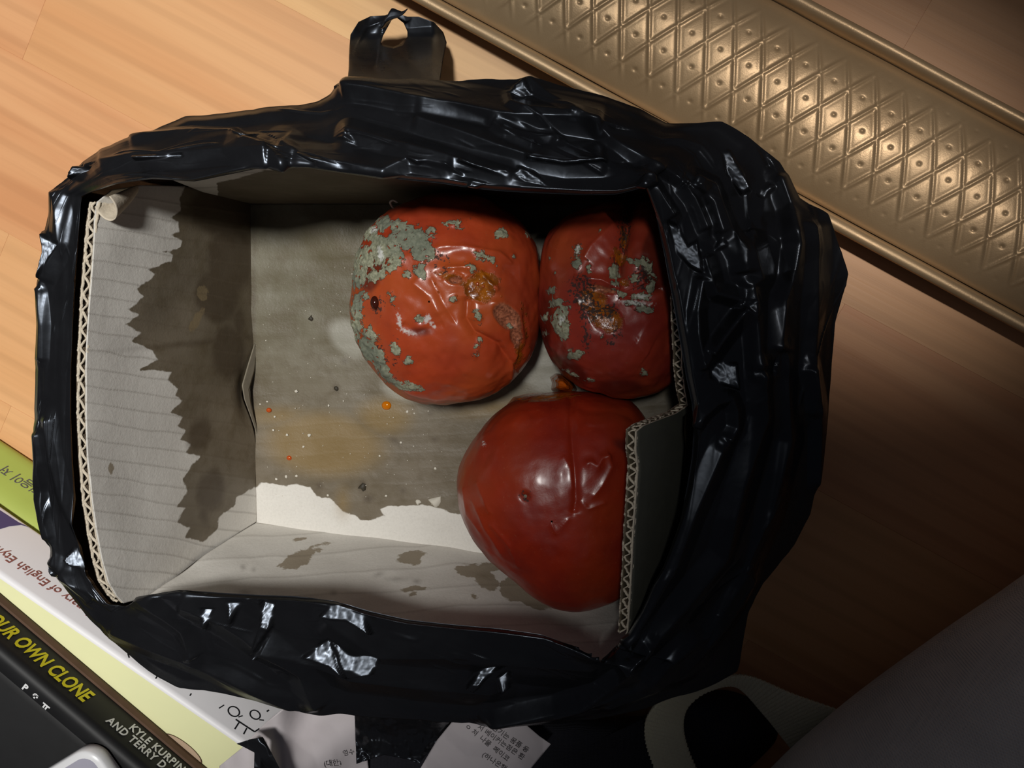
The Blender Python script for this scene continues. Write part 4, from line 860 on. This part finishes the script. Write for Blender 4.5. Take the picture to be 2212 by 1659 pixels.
text('AND TERRY D. JOHNSON', bkC.at(228, 1558), tdir, dn_, .0046, M['white_ink'], bkC.root, .1, .00012, 1.15, 'lettering', None, 1.35)
for bd, x_, y_ in (('P', 47, 1486), ('※', 68, 1504), ('ㅠ', 88, 1524)):
    text(bd, U(x_, y_, .0831), tdir, bkC.n, .0042, M['white_ink'], bkC.root, 0, .0002)
bkC.done()
# phone on the black book
pc = U(205, 1598, .087); e1 = U(105, 1659, .087) - pc; e1 /= np.linalg.norm(e1); e2 = np.cross([0, 0, 1], e1); 
if (U(300, 1659, .087) - pc) @ e2 < 0: e2 = -e2
def rrect(w_, h_, r, inset, z):
    V = []
    for cx_, cy_, a0 in ((w_ - r, h_ - r, 0), (r, h_ - r, 90), (r, r, 180), (w_ - r, r, 270)):
        for a in np.radians(np.linspace(a0, a0 + 90, 9)): V.append(pc + e1 * (cx_ + (r - inset) * math.cos(a)) + e2 * (cy_ + (r - inset) * math.sin(a)) + np.array([0, 0, z - .087]))
    return V
ph_ = empty('phone', tuple(float(v_) for v_ in (pc + e1 * .06 + e2 * .035 - np.array([0, 0, .0035])))); tag(ph_, 'white-rimmed phone with lilac grey face lying on the black book', 'phone')
sh = [(.001, .0835), (0, .0845), (0, .0898), (.0006, .0908), (.0030, .0911)]
Vr = np.array([rrect(.12, .062, .009, i_, z_) for i_, z_ in sh]).transpose(1, 0, 2)
grid_obj('phone_rim', Vr, M['phone_rim'], ph_, cu=True)
Vb = rrect(.12, .062, .009, .0030, .0910); mesh_obj('phone_face', Vb, [tuple(range(len(Vb)))], M['phone_back'], ph_, False)
Vb2 = rrect(.12, .062, .009, .001, .0835); mesh_obj('phone_back', Vb2, [tuple(range(len(Vb2)))[::-1]], M['phone_rim'], ph_, False)
adopt(ph_)

# ------------------------------------------------------------------ backpack with webbing strap, papers on it
bp = empty('backpack', tuple(float(v_) for v_ in U(1350, 1720, 0))); tag(bp, 'dark nylon backpack with grey webbing strap on floor below the bag', 'backpack')
ol = smooth_line([(560, 1690), (700, 1560), (850, 1530), (1000, 1520), (1180, 1530), (1290, 1540), (1393, 1545), (1470, 1510), (1560, 1490), (1640, 1520), (1680, 1580), (1640, 1640), (1490, 1770), (1280, 2000), (900, 2100), (600, 1900)], 120, True)
V, Fc = disc_rings(ol, lambda p, t_: U(p[0], p[1], .001 + .040 * (1 - t_ ** 6) ** .6), 26)
V = np.array(V); V[:, 2] += .004 * fbm(V * 30, 3, 71) * np.clip(V[:, 2] / .03, 0, 1); mesh_obj('pack_body', V, Fc, M['nylon'], bp)
EA = smooth_line([(1470, 1760, .050), (1415, 1659, .056), (1393, 1590, .060), (1400, 1540, .066), (1440, 1500, .070), (1500, 1486, .068), (1600, 1456, .055), (1720, 1500, .045), (1850, 1546, .036), (1905, 1570, .031)], 260)
EB = smooth_line([(1560, 1760, .046), (1512, 1680, .050), (1482, 1610, .054), (1473, 1560, .056), (1486, 1520, .056), (1530, 1488, .054), (1592, 1480, .046), (1650, 1540, .036), (1705, 1610, .028), (1760, 1672, .02)], 260)
A3, B3 = U(*EA.T), U(*EB.T); t = np.linspace(0, 1, 30)[None, :, None]; Ps = A3[:, None] * (1 - t) + B3[:, None] * t
sl = np.r_[0, np.cumsum(np.linalg.norm(np.diff((A3 + B3) / 2, axis=0), axis=1))]
Ps = coons_ = Ps
fine = resample(np.c_[A3, B3], 700); A3, B3 = fine[:, :3], fine[:, 3:]; Ps = A3[:, None] * (1 - t) + B3[:, None] * t
sl = np.r_[0, np.cumsum(np.linalg.norm(np.diff((A3 + B3) / 2, axis=0), axis=1))]
Ps[..., 2] += (.0006 * np.sin(sl / .0023 * 2 * math.pi))[:, None]
grid_obj('webbing_strap', Ps, M['webbing'], bp, thick=.0012)
adopt(bp)
def sheet(name, label, b, t_, l, r, zf, nu, nv, seed):
    px = coons(b, t_, l, r, nu, nv); z = zf(px[..., 0], px[..., 1]) + .0008 * facet(px[..., 0] / 40, px[..., 1] / 40, seed)
    o = grid_obj(name, U(px[..., 0], px[..., 1], z), M['paper'], None, thick=.0002); tag(o, label, 'paper', 'printed papers below the bag'); return o
z1f = lambda x, y: .064 - .016 * sstep(600, 760, x) + .006 * np.sin((x + y) / 45.0) + .008 * np.exp(-((x - 600) / 35) ** 2)
p1 = sheet('receipt', 'white crumpled printed paper between the dictionary and the torn black tab', [(538, 1598), (575, 1560), (625, 1520)], [(612, 1690), (700, 1690), (800, 1690)], [(538, 1598), (567, 1594), (593, 1639), (612, 1690)], [(625, 1520), (700, 1525), (780, 1535), (800, 1690)], z1f, 50, 60, 81)
p3 = sheet('receipt', 'small torn pale paper corner beside the end of the dictionary', [(470, 1700), (475, 1654)], [(549, 1700), (552, 1622)], [(470, 1700), (549, 1700)], [(475, 1654), (532, 1608), (552, 1622)], lambda x, y: .0765 + .003 * np.sin(x / 20.0), 30, 30, 84)
z2f = lambda x, y: .058 + .012 * np.sin(np.clip((x * .75 + y * .0 - 690) / 190, 0, 1) * math.pi) + .0 * y
p2 = sheet('receipt', 'curved white printed paper beneath the middle of the bag, right of the torn tab', [(890, 1690), (944, 1599), (976, 1560), (1000, 1535)], [(1120, 1700), (1150, 1655), (1190, 1607)], [(890, 1690), (1120, 1700)], [(1000, 1535), (1118, 1550), (1165, 1590), (1190, 1607)], z2f, 60, 60, 83)
def ptext(body, x, y, x2, y2, size, parent, z=.074):
    a, b = U(x, y, z), U(x2, y2, z); xd = b - a; xd[2] = 0; xd /= np.linalg.norm(xd)
    return text(body, a, xd, (-xd[1], xd[0], 0), size, M['grey_ink'], parent, 0, .00003, 1.0, 'printed_text')
for bd, x, y, x2, y2 in (('음원기는 몽품 등', 1050, 1566, 1130, 1620), ('서 베이커는점은 환', 1030, 1572, 1110, 1628), ('ㅇ 처  나물  페이코', 1003, 1570, 1080, 1632), ('(하나은행', 1040, 1632, 1090, 1665)):
    ptext(bd, x, y, x2, y2, .0030, p2, .0725)
def onsheet(o_sheet, txts):                              # press printed lines onto the curved sheet
    me = o_sheet.data; n_ = len(me.vertices); co = np.zeros(n_ * 3); me.vertices.foreach_get('co', co); co = co.reshape(-1, 3)
    pxs = PJ(co)
    for o in list(o_sheet.children):
        for v_ in o.data.vertices:
            q_ = PJ(np.array(v_.co)[None])[0]; k = np.argmin(((pxs - q_) ** 2).sum(1)); v_.co = U(q_[0], q_[1], co[k, 2] + .0004)
        o.data.update()
ptext('(대한)', 700, 1655, 760, 1650, .0034, p1, .062); ptext('영수', 742, 1632, 775, 1626, .0030, p1, .062)
onsheet(p2, None); onsheet(p1, None)

# ------------------------------------------------------------------ person kneeling at the lower right: only the trouser leg shows
ea, eb = U(1790, 1659, .085), U(2212, 1338, .085); ld_ = eb - ea; ld_[2] = 0; ld_ /= np.linalg.norm(ld_); ln_ = np.array([ld_[1], -ld_[0], 0.0])
RADL = .078
c_ = lambda s_: ea + ld_ * s_ + ln_ * RADL
path = [tuple(c_(.29)[:2]) + (.074,), tuple(c_(.20)[:2]) + (.077,), tuple(c_(.10)[:2]) + (.082,), tuple(c_(-.04)[:2]) + (.085,), tuple((c_(-.13) + ln_ * .01)[:2]) + (.095,), tuple((c_(-.17) + ln_ * .06)[:2]) + (.15,), tuple((c_(-.12) + ln_ * .16)[:2]) + (.24,), tuple((c_(.0) + ln_ * .30)[:2]) + (.34,)]
pr = [.060, .070, .078, .080, .080, .082, .086, .092]
pth = smooth_line(np.c_[np.array(path), pr], 150); ctr_, rad_ = pth[:, :3], pth[:, 3]
tan = np.gradient(ctr_, axis=0); tan /= np.linalg.norm(tan, axis=1, keepdims=True)
up0 = np.array([0, 0, 1.0]); sA = np.cross(tan, up0); sA /= np.linalg.norm(sA, axis=1, keepdims=True); sB = np.cross(sA, tan)
aa = np.linspace(0, 2 * math.pi, 120, endpoint=False)
ca, sa_ = np.cos(aa)[None], np.sin(aa)[None]; ss = np.linspace(0, 1, 150)[:, None]
rr_ = rad_[:, None] * (1 + .035 * np.sin(20 * ss + 2 * aa[None] + 1.5 * np.sin(aa[None])) * sstep(-.2, .9, sa_) + .03 * fbm(np.stack([ss * 14 + 0 * aa[None], np.cos(aa)[None] * 1.2 + 0 * ss, np.sin(aa)[None] * 1.2 + 0 * ss], -1), 2, 91))
PP = ctr_[:, None] + sA[:, None] * (rr_ * ca)[..., None] + sB[:, None] * (rr_ * sa_)[..., None]
PP[..., 2] = np.maximum(PP[..., 2], .0008)
per = empty('person', tuple(float(v_) for v_ in (c_(-.02)[0], c_(-.02)[1], 0))); tag(per, 'person in pale grey trousers kneeling on floor, only one leg in view', 'person')
grid_obj('trouser_leg', PP.transpose(1, 0, 2), M['trousers'], per, cu=True)
for k_, e_ in ((0, 'hem_fill'), (-1, 'thigh_end')):
    mesh_obj('trouser_end', PP[k_], [tuple(range(120))], M['trousers'], per, False)
adopt(per)
